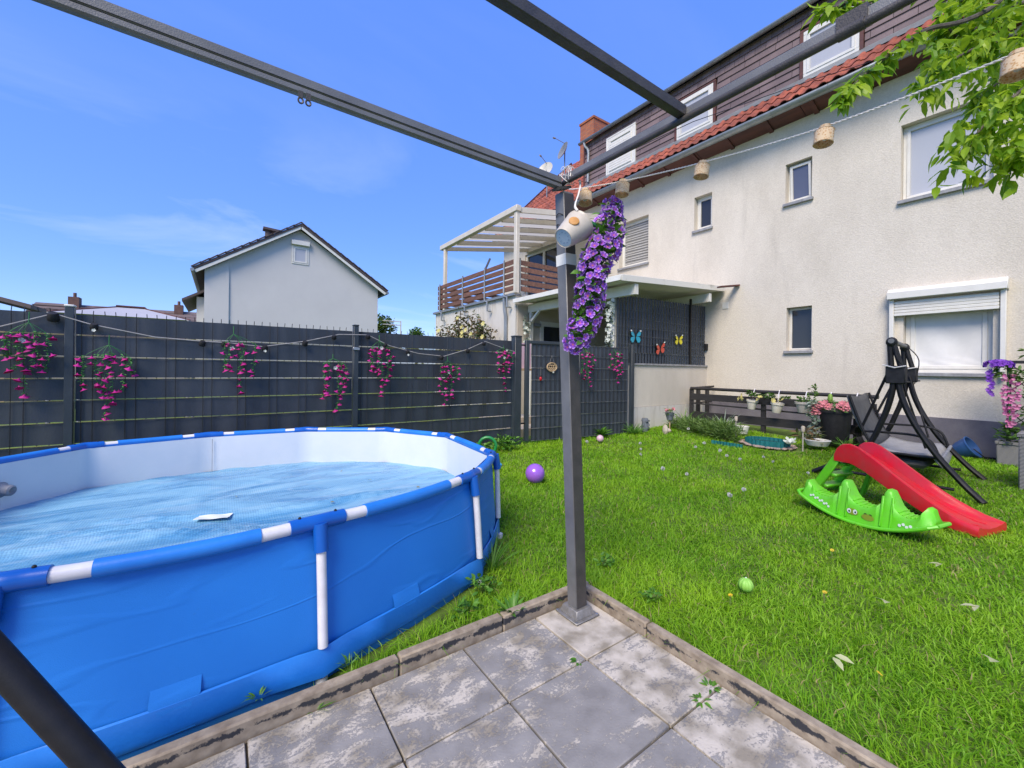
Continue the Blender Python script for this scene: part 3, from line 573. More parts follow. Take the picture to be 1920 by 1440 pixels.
# dormer with cladding slates
dm = part('dormer', MB().box((DX+.03,YS,7.0), (12.6,DY,8.46)), mt['blackmat'], house)
DW = [(7.58,8.53,7.06,8.12), (5.29,6.24,7.07,8.02), (2.56,3.45,7.07,7.98), (-.6,.4,7.07,7.98)]
for r in range(9):
    z0 = 7.06+.15*r; z1 = z0+.165
    step = .62 if r < 7 else .22; y = DY + .02 - (step*.5 if r % 2 else 0) + step
    while y > YS+10 - 9.8:
        segs = [(y-step+.006, y)]; y -= step
        for w in DW:
            if w[2]-.08 < (z0+z1)/2 < w[3]+.07:
                out = []
                for a, b in segs:
                    if b <= w[0]-.07 or a >= w[1]+.07: out.append((a, b)); continue
                    if a < w[0]-.07: out.append((a, w[0]-.07))
                    if b > w[1]+.07: out.append((w[1]+.07, b))
                segs = out
        for a, b in segs:
            b = min(b, DY)
            if b-a < .03: continue
            mb = MB().add([(DX-.012,a,z0),(DX-.012,b,z0),(DX+.012,b,z1),(DX+.012,a,z1),(DX+.03,a,z0),(DX+.03,b,z0)], [(0,1,2,3),(0,4,5,1)])
            part('cladding_slate', mb, mt['slate'], dm, smooth=False)
part('cheek', MB().add([(DX,DY+.012,7.05),(DX+1.4,DY+.012,8.46),(DX,DY+.012,8.46)], [(0,1,2)]), mt['slate'], dm)
part('corner_strip', MB().box((DX-.02,DY-.03,7.04), (DX+.05,DY+.03,8.44)), mt['fascia'], dm)
for k, w in enumerate(DW):
    ww = window(dm, DX-.16, *w, mt['glasspale'] if k else mt['curtain'], fr=.07, sill=False)
    mb = MB()
    for a, b, c, d in ((w[0]-.06,w[1]+.06,w[3],w[3]+.05),(w[0]-.06,w[1]+.06,w[2]-.05,w[2]),(w[0]-.06,w[0],w[2],w[3]),(w[1],w[1]+.06,w[2],w[3])): mb.box((DX-.035,a,c), (DX+.02,b,d))
    part('surround', mb, mt['pvc'] if k == 0 else mt['fascia'], ww, bevel=.004)
    if k == 0:
        for q in range(12): part('shutter_slat', MB().box((DX-.055, w[0]+.07, 7.14+.068*q), (DX-.046, w[1]-.07, 7.14+.068*q+.063)), mt['pvc'], ww, bevel=.006)
dg = part('dormer_gutter', gut(DX-.13, 8.44, YS, DY+.12, .06), mt['zinc'], dm); so_ = dg.modifiers.new('thick', 'SOLIDIFY'); so_.thickness = .004
part('dormer_roof', MB().add([(DX-.14,YS,8.47),(12.8,YS,10.43),(12.8,DY+.15,10.43),(DX-.14,DY+.15,8.47)], [(0,1,2,3)]), mt['roofdark'], dm)
part('flashing', MB().add([(9.09,YS,6.80),(DX-.014,YS,7.085),(DX-.014,DY,7.085),(9.09,DY,6.80)], [(0,1,2,3)]), mt['zinc'], dm)
part('downpipe', MB().tube(cr([(DX-.13,DY-.1,8.4),(DX-.12,DY-.14,8.25),(DX-.06,DY-.22,8.1),(DX-.06,DY-.22,7.7),(DX-.06,DY-.22,7.12)], 4), .04, 8), mt['zinc'], dm)
ch = part('chimney', MB().box((11.0,10.68,8.4), (11.85,11.37,10.42)).box((10.97,10.65,10.42), (11.88,11.4,10.5)), mt['brick'], house, smooth=False)
part('vent_grille', MB().box((HX-.012,4.72,2.62), (HX-.001,4.85,2.76)), mt['white'], house)
part('wall_bracket', MB().bar((HX-.5,4.66,3.02), (HX-.01,4.52,3.09), .12, .03), mt['fascia'], house)
# satellite dishes stand on the roof
for nm, c, r, tilt_, lab, mm in (('a',(10.0,11.22,9.14),.31,1.0,'grey satellite dish seen edge-on, standing higher above the red roof','dish'),('b',(10.0,12.2,8.83),.32,.2,'cream satellite dish half hidden behind the grey beam, beside the chimney roof','satcream')):
    t = thing('satellite_dish', lab, 'satellite dish', (c[0], c[1], c[0]-2.3), 'satellite dishes on the roof')
    q = Euler((0, radians(-72), radians(-12 if nm == 'a' else 20))).to_matrix()
    d_ = part('dish', MB().lathe([(.001,-.09),(r*.4,-.075),(r*.75,-.035),(r,.0),(r,.012),(r*.75,-.023),(.001,-.075)], 24, c, q), mt[mm], t)
    v = q @ Vector((0,0,1)); dn = q @ Vector((1,0,0))
    part('feed_arm', MB().tube([Vector(c)+dn*r*.9, Vector(c)+dn*r*.8+v*.42], .012, 6), mt['dish'], t)
    part('feed_horn', MB().tube([Vector(c)+dn*r*.8+v*.40, Vector(c)+dn*r*.72+v*.5], .03, 8), mt['dish'], t)
    part('mast', MB().tube([(c[0]+.1,c[1],c[0]-2.3), (c[0]+.1,c[1],c[2]), Vector(c)-v*.08], .022, 8), mt['zinc'], t)
# ================================================================== ANNEX with balcony, balcony roof, terrace canopy
AX, AY0, AY1 = 5.72, 8.02, 12.5
an = thing('balcony_annex', 'white flat-roofed annex with brown board balcony railing', 'building', (AX, 10, 0))
part('wall', MB().box((AX,AY0,-.1), (HX-.005,AY1,2.98)), mt['annex'], an)
part('side_render', MB().box((AX+.05,AY0-.02,0), (HX-.01,AY0-.001,2.75)), mt['beige'], an)
part('balcony_floor', MB().box((AX-.06,AY0-.04,2.981), (HX-.006,AY1+.05,3.03)), mt['slate_sill'], an)
part('edge_trim', MB().box((AX-.075,AY0-.05,2.985), (AX-.0601,AY1+.06,3.045)), mt['zinc'], an)
dd = part('door', MB().box((6.45,AY0-.05,.1), (7.35,AY0-.021,2.42)), mt['pvc'], an)
part('door_pane', MB().box((6.55,AY0-.06,.9), (7.25,AY0-.0501,2.3)), mt['glassdark'], dd)
part('wall_lamp', MB().box((6.25,AY0-.12,2.28), (6.42,AY0-.021,2.36)), mt['slate_sill'], an, bevel=.01)
part('downpipe', MB().tube([(AX-.06,8.42,2.96),(AX-.06,8.40,2.7),(AX-.05,8.36,2.5),(AX-.05,8.36,0)], .045, 8), mt['zinc'], an)
PYS = [8.35, 9.25, 10.45, 11.95]
for k in range(5):
    z = 3.09+.155*k; yy = [AY0-.02, 9.25, 10.45, 12.15]
    for a, b in zip(yy, yy[1:]): part('railing_board', MB().box((AX-.10+random.uniform(-.004,.004), a+.002, z+random.uniform(-.004,.004)), (AX-.072, b-.002, z+.115)), mt['wood_balcony'], an, bevel=.004)
    part('railing_board', MB().box((AX-.068, AY0-.07, z), (7.3, AY0-.045, z+.115)), mt['wood_balcony'], an, bevel=.004)
    part('railing_board', MB().box((7.304, AY0-.07, z), (HX-.02, AY0-.045, z+.115)), mt['wood_balcony'], an, bevel=.004)
    part('railing_board', MB().box((AX-.068, 12.18, z), (HX-.02, 12.205, z+.115)), mt['wood_balcony'], an, bevel=.004)
for y in PYS:
    part('railing_bracket', MB().tube([(AX-.125,y,3.86),(AX-.125,y,3.06),(AX-.14,y-.05,2.98),(AX-.14,y-.16,2.95),(AX-.14,y-.17,2.72),(AX-.03,y-.19,2.71)], .024, 6), mt['zinc'], an)
for x in (AX+.05, 7.3): part('railing_bracket', MB().tube([(x,AY0-.09,3.86),(x,AY0-.09,3.06),(x+.08,AY0-.1,2.96),(x+.08,AY0-.1,2.85)], .024, 6), mt['zinc'], an)
bd = part('balcony_door', MB().box((HX+.06,10.2,3.1), (HX+.11,10.27,5.42)).box((HX+.06,11.15,3.1), (HX+.11,11.25,5.42)).box((HX+.06,12.13,3.1), (HX+.11,12.2,5.42)).box((HX+.061,10.2,5.34), (HX+.11,12.2,5.42)), mt['pvc'], house)
part('pane', MB().box((HX+.112,10.2,3.1), (HX+.12,12.2,5.42)), mt['glassdark'], bd)
part('carriage_lamp', MB().lathe([(.01,0),(.07,.04),(.055,.22),(.09,.25),(.02,.34),(.005,.4)], 6, (HX-.16,9.85,4.65)).bar((HX-.16,9.85,4.66),(HX,9.85,4.6),.02,.03), mt['black'], house)
br = thing('balcony_roof', 'cream lean-to roof on posts over the brown balcony', 'canopy', (AX, 10, 3.03))
RZ = lambda x: 5.0 + (x-5.64)*.17
part('gutter_beam', MB().box((5.60,7.86,4.94), (5.74,12.0,5.08)), mt['cream'], br, bevel=.01)
part('wall_beam', MB().box((HX-.12,7.9,RZ(HX)-.16), (HX-.003,12.0,RZ(HX)-.02)), mt['cream'], br)
for k in range(6):
    y = 7.9+.8*k + (.0 if k else .02); part('rafter', MB().bar((5.745,y,RZ(5.74)-.03), (HX-.125,y,RZ(HX)-.08), .055, .12), mt['cream'], br)
for k in range(5):
    y = 7.9+.8*k; part('roof_panel', MB().add([(5.66,y+.03,RZ(5.66)+.05),(HX-.01,y+.03,RZ(HX)+.02),(HX-.01,y+.77,RZ(HX)+.02),(5.66,y+.77,RZ(5.66)+.05)], [(0,1,2,3)]), mt['creampanel'], br)
for y in (7.95, 11.75): part('post', MB().box((5.63,y-.055,3.03), (5.73,y+.055,4.94)), mt['cream'], br, bevel=.008)
part('awning_arm', MB().bar((7.4,11.9,4.95), (7.0,11.6,4.4), .05, .05), mt['slate_sill'], br)
tc_ = thing('terrace_canopy', 'weathered white flat canopy roof over the terrace', 'canopy', (6, 6.4, 0))
CZ = lambda x: 2.80 + (x-5.6)*.062
part('roof_deck', MB().add([(5.66,4.82,CZ(5.66)+.05),(HX-.01,4.82,CZ(HX)+.05),(HX-.01,7.98,CZ(HX)+.05),(5.66,7.98,CZ(5.66)+.05)], [(0,1,2,3)]), mt['whitedirty'], tc_)
part('front_fascia', MB().box((5.62,4.78,2.79), (5.655,8.0,2.885)), mt['white'], tc_, bevel=.003)
part('side_fascia', MB().bar((5.656,4.79,CZ(5.656)+.035), (HX-.06,4.79,CZ(HX)+.035), .035, .11), mt['whitedirty'], tc_, bevel=.003)
part('front_beam', MB().box((6.05,4.812,2.60), (6.15,7.98,2.79)), mt['white'], tc_, bevel=.004)
part('side_beam', MB().box((8.5,4.812,2.72), (8.58,7.98,2.90)), mt['white'], tc_, bevel=.004)
for k in range(11):
    x = 5.76+.3*k; part('ceiling_board', MB().box((x,4.815,CZ(x)+.005), (x+.22,7.975,CZ(x)+.03)), mt['white'], tc_)
for y in (5.34, 7.9): part('post', MB().box((6.06,y-.04,0), (6.14,y+.04,2.60)), mt['white'], tc_, bevel=.006)
part('brace', MB().bar((6.03,7.83,2.35), (6.03,7.5,2.6), .05, .05), mt['white'], tc_)
# white blossom garlands wound on the canopy posts
def petalflower(name, mat, n=5, r=1.0, cup=.25, core=None):
    mb = MB()
    for k in range(n):
        a = 2*pi*k/n; w = pi/n*.92
        pts = [(0,0,-.12*r)]
        for t, rr, z in ((-w,.62,cup*.55),(-w*.72,.92,cup*.8),(0,1.0,cup),(w*.72,.92,cup*.8),(w,.62,cup*.55)): pts.append((r*rr*cos(a+t), r*rr*sin(a+t), r*z*(.8+.4*(k % 2))))
        pts.append((r*.5*cos(a), r*.5*sin(a), r*cup*.25))
        mb.add(pts, [(0,1,6),(1,2,6),(2,3,6),(3,4,6),(4,5,6),(5,0,6)])
    me = mb.mesh(name, mat, smooth=False)
    if core:
        o = len(me.vertices)
    return me
WF = petalflower('white_blossom', mt['whiteflower'], 5, .035)
for nm, x, y, z0, z1, lab in (('l',5.93,7.84,1.55,2.5,'white blossom garland on the white post beside the annex corner'),('r',6.0,5.34,1.65,2.52,'white blossom garland hanging on the canopy post beside the dark screen')):
    t = thing('white_garland', lab, 'garland', (x, y, z0), 'white garlands on the canopy posts')
    foliage('leaves', t, mt['ivy'], [((x,y,z0+(z1-z0)*(k+.5)/5), (.06+.02*(k > 2),.06+.02*(k > 2),(z1-z0)/8)) for k in range(5)], 220, .06)
    for k in range(46):
        zz = random.uniform(z0, z1); a = random.uniform(pi*.5, 2*pi*1.1); r_ = .075
        inst('blossom', WF, t, (x+r_*cos(a), y+r_*sin(a), zz), Vector((cos(a), sin(a), random.uniform(-.3,.5))).to_track_quat('Z','Y'), random.uniform(.8,1.2))
# low terrace wall, dark privacy screen on it
tw = thing('terrace_wall', 'low cream garden wall under the dark privacy screen', 'wall', (7.7, 5.22, 0))
part('masonry', MB().box((6.44,5.2,.52), (HX-.003,5.42,1.335)), mt['plaster'], tw)
part('footing', MB().box((6.44,5.185,-.2), (HX-.003,5.43,.515)), mt['annex'], tw)
part('coping', MB().box((6.43,5.17,1.336), (HX-.004,5.45,1.372)), mt['slate_sill'], tw, bevel=.004)
ps = thing('privacy_screen', 'dark slatted privacy screen standing on the low terrace wall', 'screen', (7.5, 5.25, 1.372))
x = 6.08
while x < HX-.06:
    w = .088; top = 2.66 + (x-6.05)*.02
    a = random.uniform(-.003,.003)
    mb = MB().add([(x,5.25+a,1.58),(x+w*.35,5.235+a,1.58),(x+w,5.256+a,1.58),(x+w,5.256+a,top),(x+w*.35,5.235+a,top),(x,5.25+a,top)], [(0,1,4,5),(1,2,3,4)])
    part('slat', mb, mt['fence'], ps, smooth=False)
    mb = MB().add([(x+.02,5.246,1.376),(x+.045,5.228,1.376),(x+w+.015,5.25,1.376),(x+w+.015,5.25,1.572),(x+.045,5.228,1.572),(x+.02,5.246,1.572)], [(0,1,4,5),(1,2,3,4)])
    part('lower_slat', mb, mt['fence'], ps, smooth=False)
    x += w+.004
wm = MB()
for k in range(7): z = 1.575+.165*k; wm.tube([(6.07,5.222,z),(HX-.02,5.222,z)], .003, 5)
for k in range(40): xx = 6.1+.075*k; wm.tube([(xx,5.262,1.4),(xx,5.262,2.71+(xx-6.05)*.02)], .0025, 4)
part('wire_mesh', wm, mt['wire_pale'], ps)
part('screen_post', MB().box((8.42,5.19,1.36), (8.46,5.226,2.82)), mt['black'], ps)
part('clamp', MB().box((HX-.07,5.17,1.72), (HX-.003,5.228,1.86)), mt['blackmat'], ps)
# butterflies on the screen
def butterfly(x, z, s, mat, lab, tilt):
    t = thing('butterfly_ornament', lab, 'ornament', (x, 5.215, z), 'butterfly ornaments on the screen')
    for sg in (-1, 1):
        def wing(pts): return [(x + sg*px*1.55*s, 5.2-abs(px)*s*.12, z+(py+sg*px*tilt)*s) for px, py in pts]
        up_ = [(.06,.0),(.15,.35),(.42,.75),(.62,.82),(.66,.55),(.55,.15),(.3,.02)]; lo = [(.06,-.02),(.3,-.03),(.5,-.1),(.56,-.45),(.42,-.72),(.24,-.66),(.1,-.3)]
        a = part('wing', MB().prism(wing(up_), (0,.012,0)), mt['black'], t); part('wing_field', MB().prism([(p[0]*.82+.06*x*0 + (x*.18), p[1]-.003, (p[2]-z)*.82+z) for p in wing([(q[0]+.06,q[1]) for q in up_[:3]+up_[4:]])], (0,.003,0)), mat, a)
        part('wing_tip', MB().prism([(p[0], p[1]-.004, p[2]) for p in wing([(.42,.7),(.6,.8),(.64,.62),(.5,.56)])], (0,.003,0)), mt['sticker_white'], a)
        b = part('wing', MB().prism(wing(lo), (0,.012,0)), mat, t)
    part('body', MB().tube([(x,5.2,z-.4*s),(x,5.195,z+.1*s),(x,5.2,z+.42*s)], [.03*s,.07*s,.05*s], 6), mt['black'], t)
butterfly(6.57,1.89,.165,mt['cyan'],'turquoise butterfly ornament on the dark screen, largest of three',.05)
butterfly(7.36,1.69,.15,mt['wingred'],'red butterfly ornament on the dark screen, lowest of three',.35)
butterfly(8.0,1.90,.14,mt['wingyellow'],'yellow butterfly ornament on the dark screen nearest the house',.1)
# ================================================================== FENCE and GATE
FY = 5.41
fe = thing('garden_fence', 'anthracite mesh fence woven with privacy strips behind the pool', 'fence', (.4, FY, 0))
secs = [(-3.62,-1.16),(-1.09,1.35),(1.42,3.80)]
for a, b in secs:
    for r in range(9):
        z = 1.69-.2*(r+1)+.006; z1 = z+.188 if r else z+.182
        def sf(u, v, a=a, b=b, z=z, z1=z1, r=r): return (lerp(a, b, u), FY+.004+.007*sin(u*52+r*.4*(r % 3)) , max(lerp(z, z1, v), .0))
        part('privacy_strip', MB().grid(sf, 52, 1), mt['fence'], fe, ang=80)
    hm = MB()
    for r in range(9): hm.tube([(a,FY-.012,1.69-.2*r-.002),(b,FY-.012,1.69-.2*r-.002)], .0032, 5) if r else None
    part('horizontal_wires', hm, mt['wire_moss'], fe)
    vm = MB(); n = int((b-a)/.075)
    for k in range(n):
        xx = a+.04+.075*k; front = k % 4 < 2
        vm.tube([(xx,FY-.012 if front else FY+.022,.02),(xx,FY-.012 if front else FY+.02,1.68),(xx,FY,1.72)], .0032, 4)
    part('vertical_wires', vm, mt['wire'], fe)
for x in (-1.125, 1.385): 
    p_ = part('fence_post', MB().box((x-.03,FY-.045,-.1), (x+.03,FY+.03,1.74)), mt['fence_post'], fe, bevel=.004)
    part('post_cap', MB().box((x-.034,FY-.05,1.741), (x+.034,FY+.034,1.76)), mt['white'] if x < 0 else mt['fence_post'], p_, bevel=.006)
part('post_clip', MB().box((1.345,FY-.06,1.44), (1.425,FY-.046,1.475)), mt['clip'], fe, bevel=.003)
gp = part('gate_post', MB().box((3.82,FY-.06,-.1), (3.95,FY+.06,1.74)), mt['fence_post'], fe, bevel=.005)
part('post_cap', MB().box((3.815,FY-.065,1.741), (3.955,FY+.065,1.765)), mt['fence_post'], gp, bevel=.006)
G0, G1 = Vector((4.06, FY-.01, 0)), Vector((6.38, 5.125, 0)); gd = (G1-G0).normalized(); gn = Vector((gd.y, -gd.x, 0))
def GP(s, z, o=0): return G0 + gd*s + gn*o + Vector((0,0,z))
GL = (G1-G0).length
ga = thing('garden_gate', 'anthracite double mesh gate with privacy strips, standing beside the gate post', 'gate', tuple(G0))
part('gate_frame', MB().bar(GP(.03,.06), GP(.03,1.70), .07, .06, gn).bar(GP(1.10,.06), GP(1.10,1.70), .05, .05, gn).bar(GP(0,1.675), GP(1.1,1.675), .05, .05), mt['fence_post'], ga, bevel=.004)
part('end_post', MB().bar(GP(GL,-.05), GP(GL,1.72), .07, .07, gn), mt['fence_post'], ga, bevel=.004)
for a, b in ((.12,1.06),(1.14,GL-.1)):
    for r in range(8):
        z0 = 1.655-.2*(r+1)+.004; z1 = z0+.19
        part('privacy_strip', MB().grid(lambda u, v: GP(lerp(a, b, u), lerp(z0, z1, v), -.004-.007*sin(u*(b-a)/.047*pi)), int((b-a)/.047)*3, 1), mt['fence'], ga, ang=80)
    hm = MB(); vm = MB()
    for r in range(9): hm.tube([GP(a,1.655-.2*r,.012), GP(b,1.655-.2*r,.012)], .004, 5)
    for k in range(int((b-a)/.094)+1): vm.tube([GP(a+.094*k,.06,.012), GP(a+.094*k,1.69 if a > 1 else 1.65,.012)], .003, 4)
    part('horizontal_wires', hm, mt['wire_pale'], ga); part('vertical_wires', vm, mt['wire'], ga)
for z in (.35, 1.62): part('hinge', MB().tube([(3.95,FY-.01,z), GP(0,z)], .013, 6), mt['black'], ga)
# small things hung on the gate
t = thing('wooden_sign', 'round cut-out wooden sign hanging on the gate mesh', 'sign', tuple(GP(.5,1.27,.03)))
c = GP(.5,1.27,.03); X_ = gd; Z_ = Vector((0,0,1))
ring = [c + X_*.095*cos(2*pi*k/20) + Z_*.07*sin(2*pi*k/20) for k in range(21)]
part('ring', MB().tube(ring, .012, 6), mt['wood_pale'], t)
sg = MB()
for zz, ph in ((.028,0),(-.012,1.7),(-.04,.6)): sg.tube([c + X_*(-.085+.17*k/14) + Z_*(zz+.017*sin(k*1.9+ph)) for k in range(15)], .0075, 5)
part('cut_strokes', sg, mt['wood_pale'], t)
part('cord', MB().tube([c+X_*-.05+Z_*.06, c+Z_*.2, c+X_*.05+Z_*.06], .002, 4), mt['grey_cable'], t)
part('blossom', MB().ball(c+X_*.03-Z_*.085, .02, 8, 5, (1,.5,1)), mt['white'], t)
c = GP(.28,1.075,.03)
t = thing('ladybird_ornament', 'small red ladybird hanging on the gate mesh', 'ornament', tuple(c))
part('body', MB().ball(c, .034, 10, 6, (.8,.5,1.1)), mt['ladybug'], t); part('head', MB().ball(c+Vector((0,0,.04)), .014, 8, 5), mt['black'], t); part('cord', MB().tube([c+Vector((0,0,.05)), c+Vector((0,0,.2))], .0018, 4), mt['grey_cable'], t)
# ================================================================== GAZEBO
gz_ = thing('gazebo', 'dark grey metal gazebo frame with square corner post and overhead beams', 'gazebo', (1.47, 1.5, 0))
PT = Vector((1.395, 1.55, 2.10)); PB = Vector((1.475, 1.505, .03))
post = part('post', MB().bar(PB, PT, .068, .068, (0,1,0)), mt['gazebo'], gz_, bevel=.004)
part('shaded_face', MB().bar(PB+Vector((.0,-.0345,.02)), PT+Vector((0,-.0345,-.01)), .002, .063, (1,0,0)), mt['gazebo_dark'], post)  # thin dark sheet: paints shade onto the post face turned from the light
def frustum(c, a0, a1, z0, z1):
    x, y = c; return [(x-a0,y-a0,z0),(x+a0,y-a0,z0),(x+a0,y+a0,z0),(x-a0,y+a0,z0),(x-a1,y-a1,z1),(x+a1,y-a1,z1),(x+a1,y+a1,z1),(x-a1,y+a1,z1)]
BF = [(0,3,2,1),(4,5,6,7),(0,1,5,4),(1,2,6,5),(2,3,7,6),(3,0,4,7)]
bp_ = part('base_plate', MB().box((PB.x-.078,PB.y-.078,.0035), (PB.x+.078,PB.y+.078,.010)).add(frustum((PB.x,PB.y), .062, .05, .0101, .046), BF), mt['alu'], gz_, bevel=.002)
for sx in (-1, 1):
    for sy in (-1, 1): part('screw', MB().lathe([(.007,.010),(.007,.013),(.001,.0145)], 8, (PB.x+sx*.069, PB.y+sy*.069, 0)), mt['clip'], bp_)
LB0, LB1 = Vector((1.36,1.545,2.135)), Vector((-2.6,1.49,2.15))
lb = part('side_beam', MB().bar(LB0+Vector((0,0,.015)), LB1+Vector((0,0,.015)), .038, .034), mt['gazebo'], gz_, bevel=.003)
part('curtain_rail', MB().bar(LB0+Vector((-.0,-.009,-.0155)), LB1+Vector((0,-.009,-.0155)), .028, .025), mt['gazebo'], lb, bevel=.006)
part('seam', MB().bar(LB0+Vector((0,-.0197,.002)), LB1+Vector((0,-.0197,.002)), .002, .0016), mt['black'], lb)
RB0, RB1 = Vector((1.405,1.56,2.155)), Vector((1.455,-2.6,2.185))
rb = part('cross_beam', MB().bar(RB0+Vector((0,0,.025)), RB1+Vector((0,0,.022)), .032, .030), mt['gazebo'], gz_, bevel=.003)
part('rail_tube', MB().tube([RB0+Vector((-.02,-.0,-.006)), RB1+Vector((-.02,0,-.004))], .0122, 12), mt['gazebo_dark'], rb)
for y in (.40, -.6): part('joint_sleeve', MB().tube([(1.40,y-.03,2.160),(1.40,y+.03,2.160)], .016, 12).box((1.398,y-.035,2.170),(1.442,y+.035,2.213)), mt['gazebo_dark'], rb)
part('rafter', MB().bar((1.40,.905,2.185), (-1.9,.90,2.20), .034, .04), mt['gazebo_dark'], gz_, bevel=.003)
for dx in (0, .022):
    hk = MB().bar((.20+dx,1.475,2.10), (.20+dx,1.475,2.078), .013, .006, (0,1,0)); hk.tube([(.20+dx+.007*cos(t*pi/5), 1.475, 2.07+.009*sin(t*pi/5)) for t in range(11)], .003, 5)
    part('curtain_hook', hk, mt['gazebo_dark'], lb)
part('corner_bracket', MB().bar(PT+Vector((-.07,-.02,.0)), PT+Vector((.02,.0,.035)), .05, .012), mt['gazebo_dark'], gz_)
ties = MB()
for k, z in enumerate((1.98, 1.93, 1.925)): 
    c = lerp(PB, PT, z/2.1); ties.tube([c+Vector((.037*cos(t*pi/8)*1.15, .037*sin(t*pi/8)*1.15, .012*sin(t+k)))for t in range(17)], .0022, 4)
part('wire_ties', ties, mt['black'], gz_)
for z0, z1, nm in ((1.735,1.79,.0358),):
    a, b = lerp(PB, PT, z0/2.1), lerp(PB, PT, z1/2.1); part('white_tape', MB().bar(a, b, nm*2, nm*2, (0,1,0)), mt['white'], gz_)
tw_ = MB(); random.seed(3)
c = PT+Vector((-.0,-.03,.08))
for k in range(9): tw_.tube(cr([c+rdir()*.045 for _ in range(5)], 4), .0018, 4)
part('loose_string', tw_, mt['rope'], gz_)
# slanted black bar close to the camera
t = thing('slanted_pole', 'slanted black lacquered bar crossing the lower left corner', 'pole', tuple(P(300,1566,.95)))
a, b = P(300,1566,.95), P(-400,805,.86); dz = (b-a)/(b.z-a.z); b = a + dz*(2.02-a.z); a = a + dz*(.012-a.z); t.location = a; part('bar', MB().tube([a, lerp(a,b,.5), b], .0285, 14), mt['black'], t); part('foot_cap', MB().tube([a+(a-b)*.004, a+(b-a)*.02], .034, 14), mt['blackmat'], t); part('end_cap', MB().tube([b+(a-b)*.015, b+(b-a)*.004], .031, 14), mt['blackmat'], t)
# ================================================================== ROPE OF WICKER LAMPS
def ropez(y): 
    return 1.972 + .075*max(0,(y-.25))**2*1.25 + max(0,(y-1.25))*.10
rl = thing('lamp_garland', 'white rope garland of woven wicker lamp shades along the beam', 'string lights', (1.52, .8, 2.0))
RY = [1.66, 1.60, 1.285, .894, .497, .12, -.3, -.9]; RZ_ = [2.20, 2.176, 2.102, 2.032, 1.983, 1.977, 1.99, 2.03]
path = cr([(1.52, y, z) for y, z in zip(RY, RZ_)], 24)
for ph in (0, pi):
    tw2 = []; L_ = 0
    for i, p in enumerate(path):
        if i: L_ += (path[i]-path[i-1]).length
        tw2.append(p)
    # twist strands around the path
    full = []; 
    for i in range(len(path)-1):
        for k in range(3):
            full.append(lerp(path[i], path[i+1], k/3))
    full = [q + Vector((.0016*cos(j*1.25+ph), 0, .0016*sin(j*1.25+ph))) for j, q in enumerate(full)]
    part('rope_strand', MB().tube(full, .0018, 5), mt['rope'], rl)
def shade(y, z, s, tilt=0):
    c = Vector((1.52, y, z)); q = Euler((tilt, .12, 0)).to_matrix()
    pr = [(.0345,-.068),(.0345,-.014),(.0335,-.012),(.0215,-.012),(.0205,.008),(.0205,.008),(.0185,.008),(.0195,-.014),(.0325,-.0155),(.0325,-.068)]
    o = part('lamp_shade', MB().lathe([(r*s, h*s) for r, h in pr], 22, c, q), mt['wicker'], rl)
    for nm, r, h in (('lower_rim',.0345,-.068),('upper_rim',.0345,-.014)):
        part(nm, MB().tube([c + q @ Vector((r*s*cos(2*pi*k/20), r*s*sin(2*pi*k/20), h*s)) for k in range(21)], .0014, 4), mt['wicker'], o)
    part('bulb', MB().ball(c+Vector((0,0,-.035*s)), .014*s, 10, 6, (1,1,1.3)), mt['whitetube'], o)
for y, z, s, tl in ((1.53,2.14,1,-.15),(1.285,2.098,.9,.0),(.894,2.028,.78,.06),(.497,1.978,.74,.05),(.118,1.972,.74,.05),(-.3,1.985,.8,0)): shade(y, z, s, tl)
# ================================================================== BUCKET on the post and violet garland
c0 = P(1056,447,1.90); ax = (ir*.62 + iu*.60 + fw*.50).normalized()
q = ax.to_track_quat('Z','Y').to_matrix()
bk = thing('hanging_bucket', 'tipped cream ribbed metal bucket with round wooden disc tied to the post', 'bucket', tuple(c0))
pr = [(.001,.004),(.043,.004),(.045,0),(.047,.002)]
for k in range(13): t_ = k/12; pr.append((lerp(.047,.072,t_) + (.0019 if k % 2 else 0), .004+.128*t_))
pr += [(.0745,.134),(.0745,.138),(.071,.138),(.069,.13),(.046,.012),(.001,.012)]
part('body', MB().lathe(pr, 32, c0, q), mt['bucketm'], bk, ang=60)
part('base_label', MB().lathe([(.001,.003),(.041,.003)], 28, c0, q), mt['bucketbase'], bk)
pm = MB(); X_, Y_ = q @ Vector((1,0,0)), q @ Vector((0,1,0)); o_ = c0 + ax*.0022
for k in range(9):
    a = 2*pi*k/9+.3; r_ = .026; pm.bar(o_+X_*r_*cos(a)+Y_*r_*sin(a), o_+X_*(r_*cos(a)-.007)+Y_*(r_*sin(a)+.002), .0015, .003, ax)
part('printed_mark', pm, mt['blueTub'], bk)
side = (-fw*.74 - ir*.1 + iu*.25); side = (side - ax*side.dot(ax)).normalized(); dc = c0+ax*.066+side*.0595; dn = (side - ax*.19).normalized()
part('wooden_disc', MB().lathe([(.024,-.004),(.024,.003),(.021,.005),(.001,.004)], 24, dc, dn.to_track_quat('Z','Y').to_matrix()), mt['cork'], bk)
part('strap', MB().tube(cr([c0+ax*.13+q @ Vector((-.03,.07,0)), P(1078,385,1.93), P(1085,362,1.97), P(1088,345,2.0), P(1086,338,2.03)], 5), .006, 6, True, .3), mt['rope'], bk)
random.seed(11)
cl = [P(*v) for v in ((1148,388,1.99),(1142,425,1.97),(1134,462,1.95),(1113,502,1.95),(1108,540,1.95),(1102,580,1.96),(1092,615,1.97),(1080,643,1.98))]
rad = [.042,.066,.078,.072,.066,.067,.066,.052]
cc = cr(cl, 8); rr_ = [lerp(rad[min(i//8, 7)], rad[min(i//8+1, 7)], (i % 8)/8) for i in range(len(cc))]
vg = thing('violet_garland', 'hanging garland of violet artificial blossoms beside the gazebo post', 'garland', tuple(cl[3]))
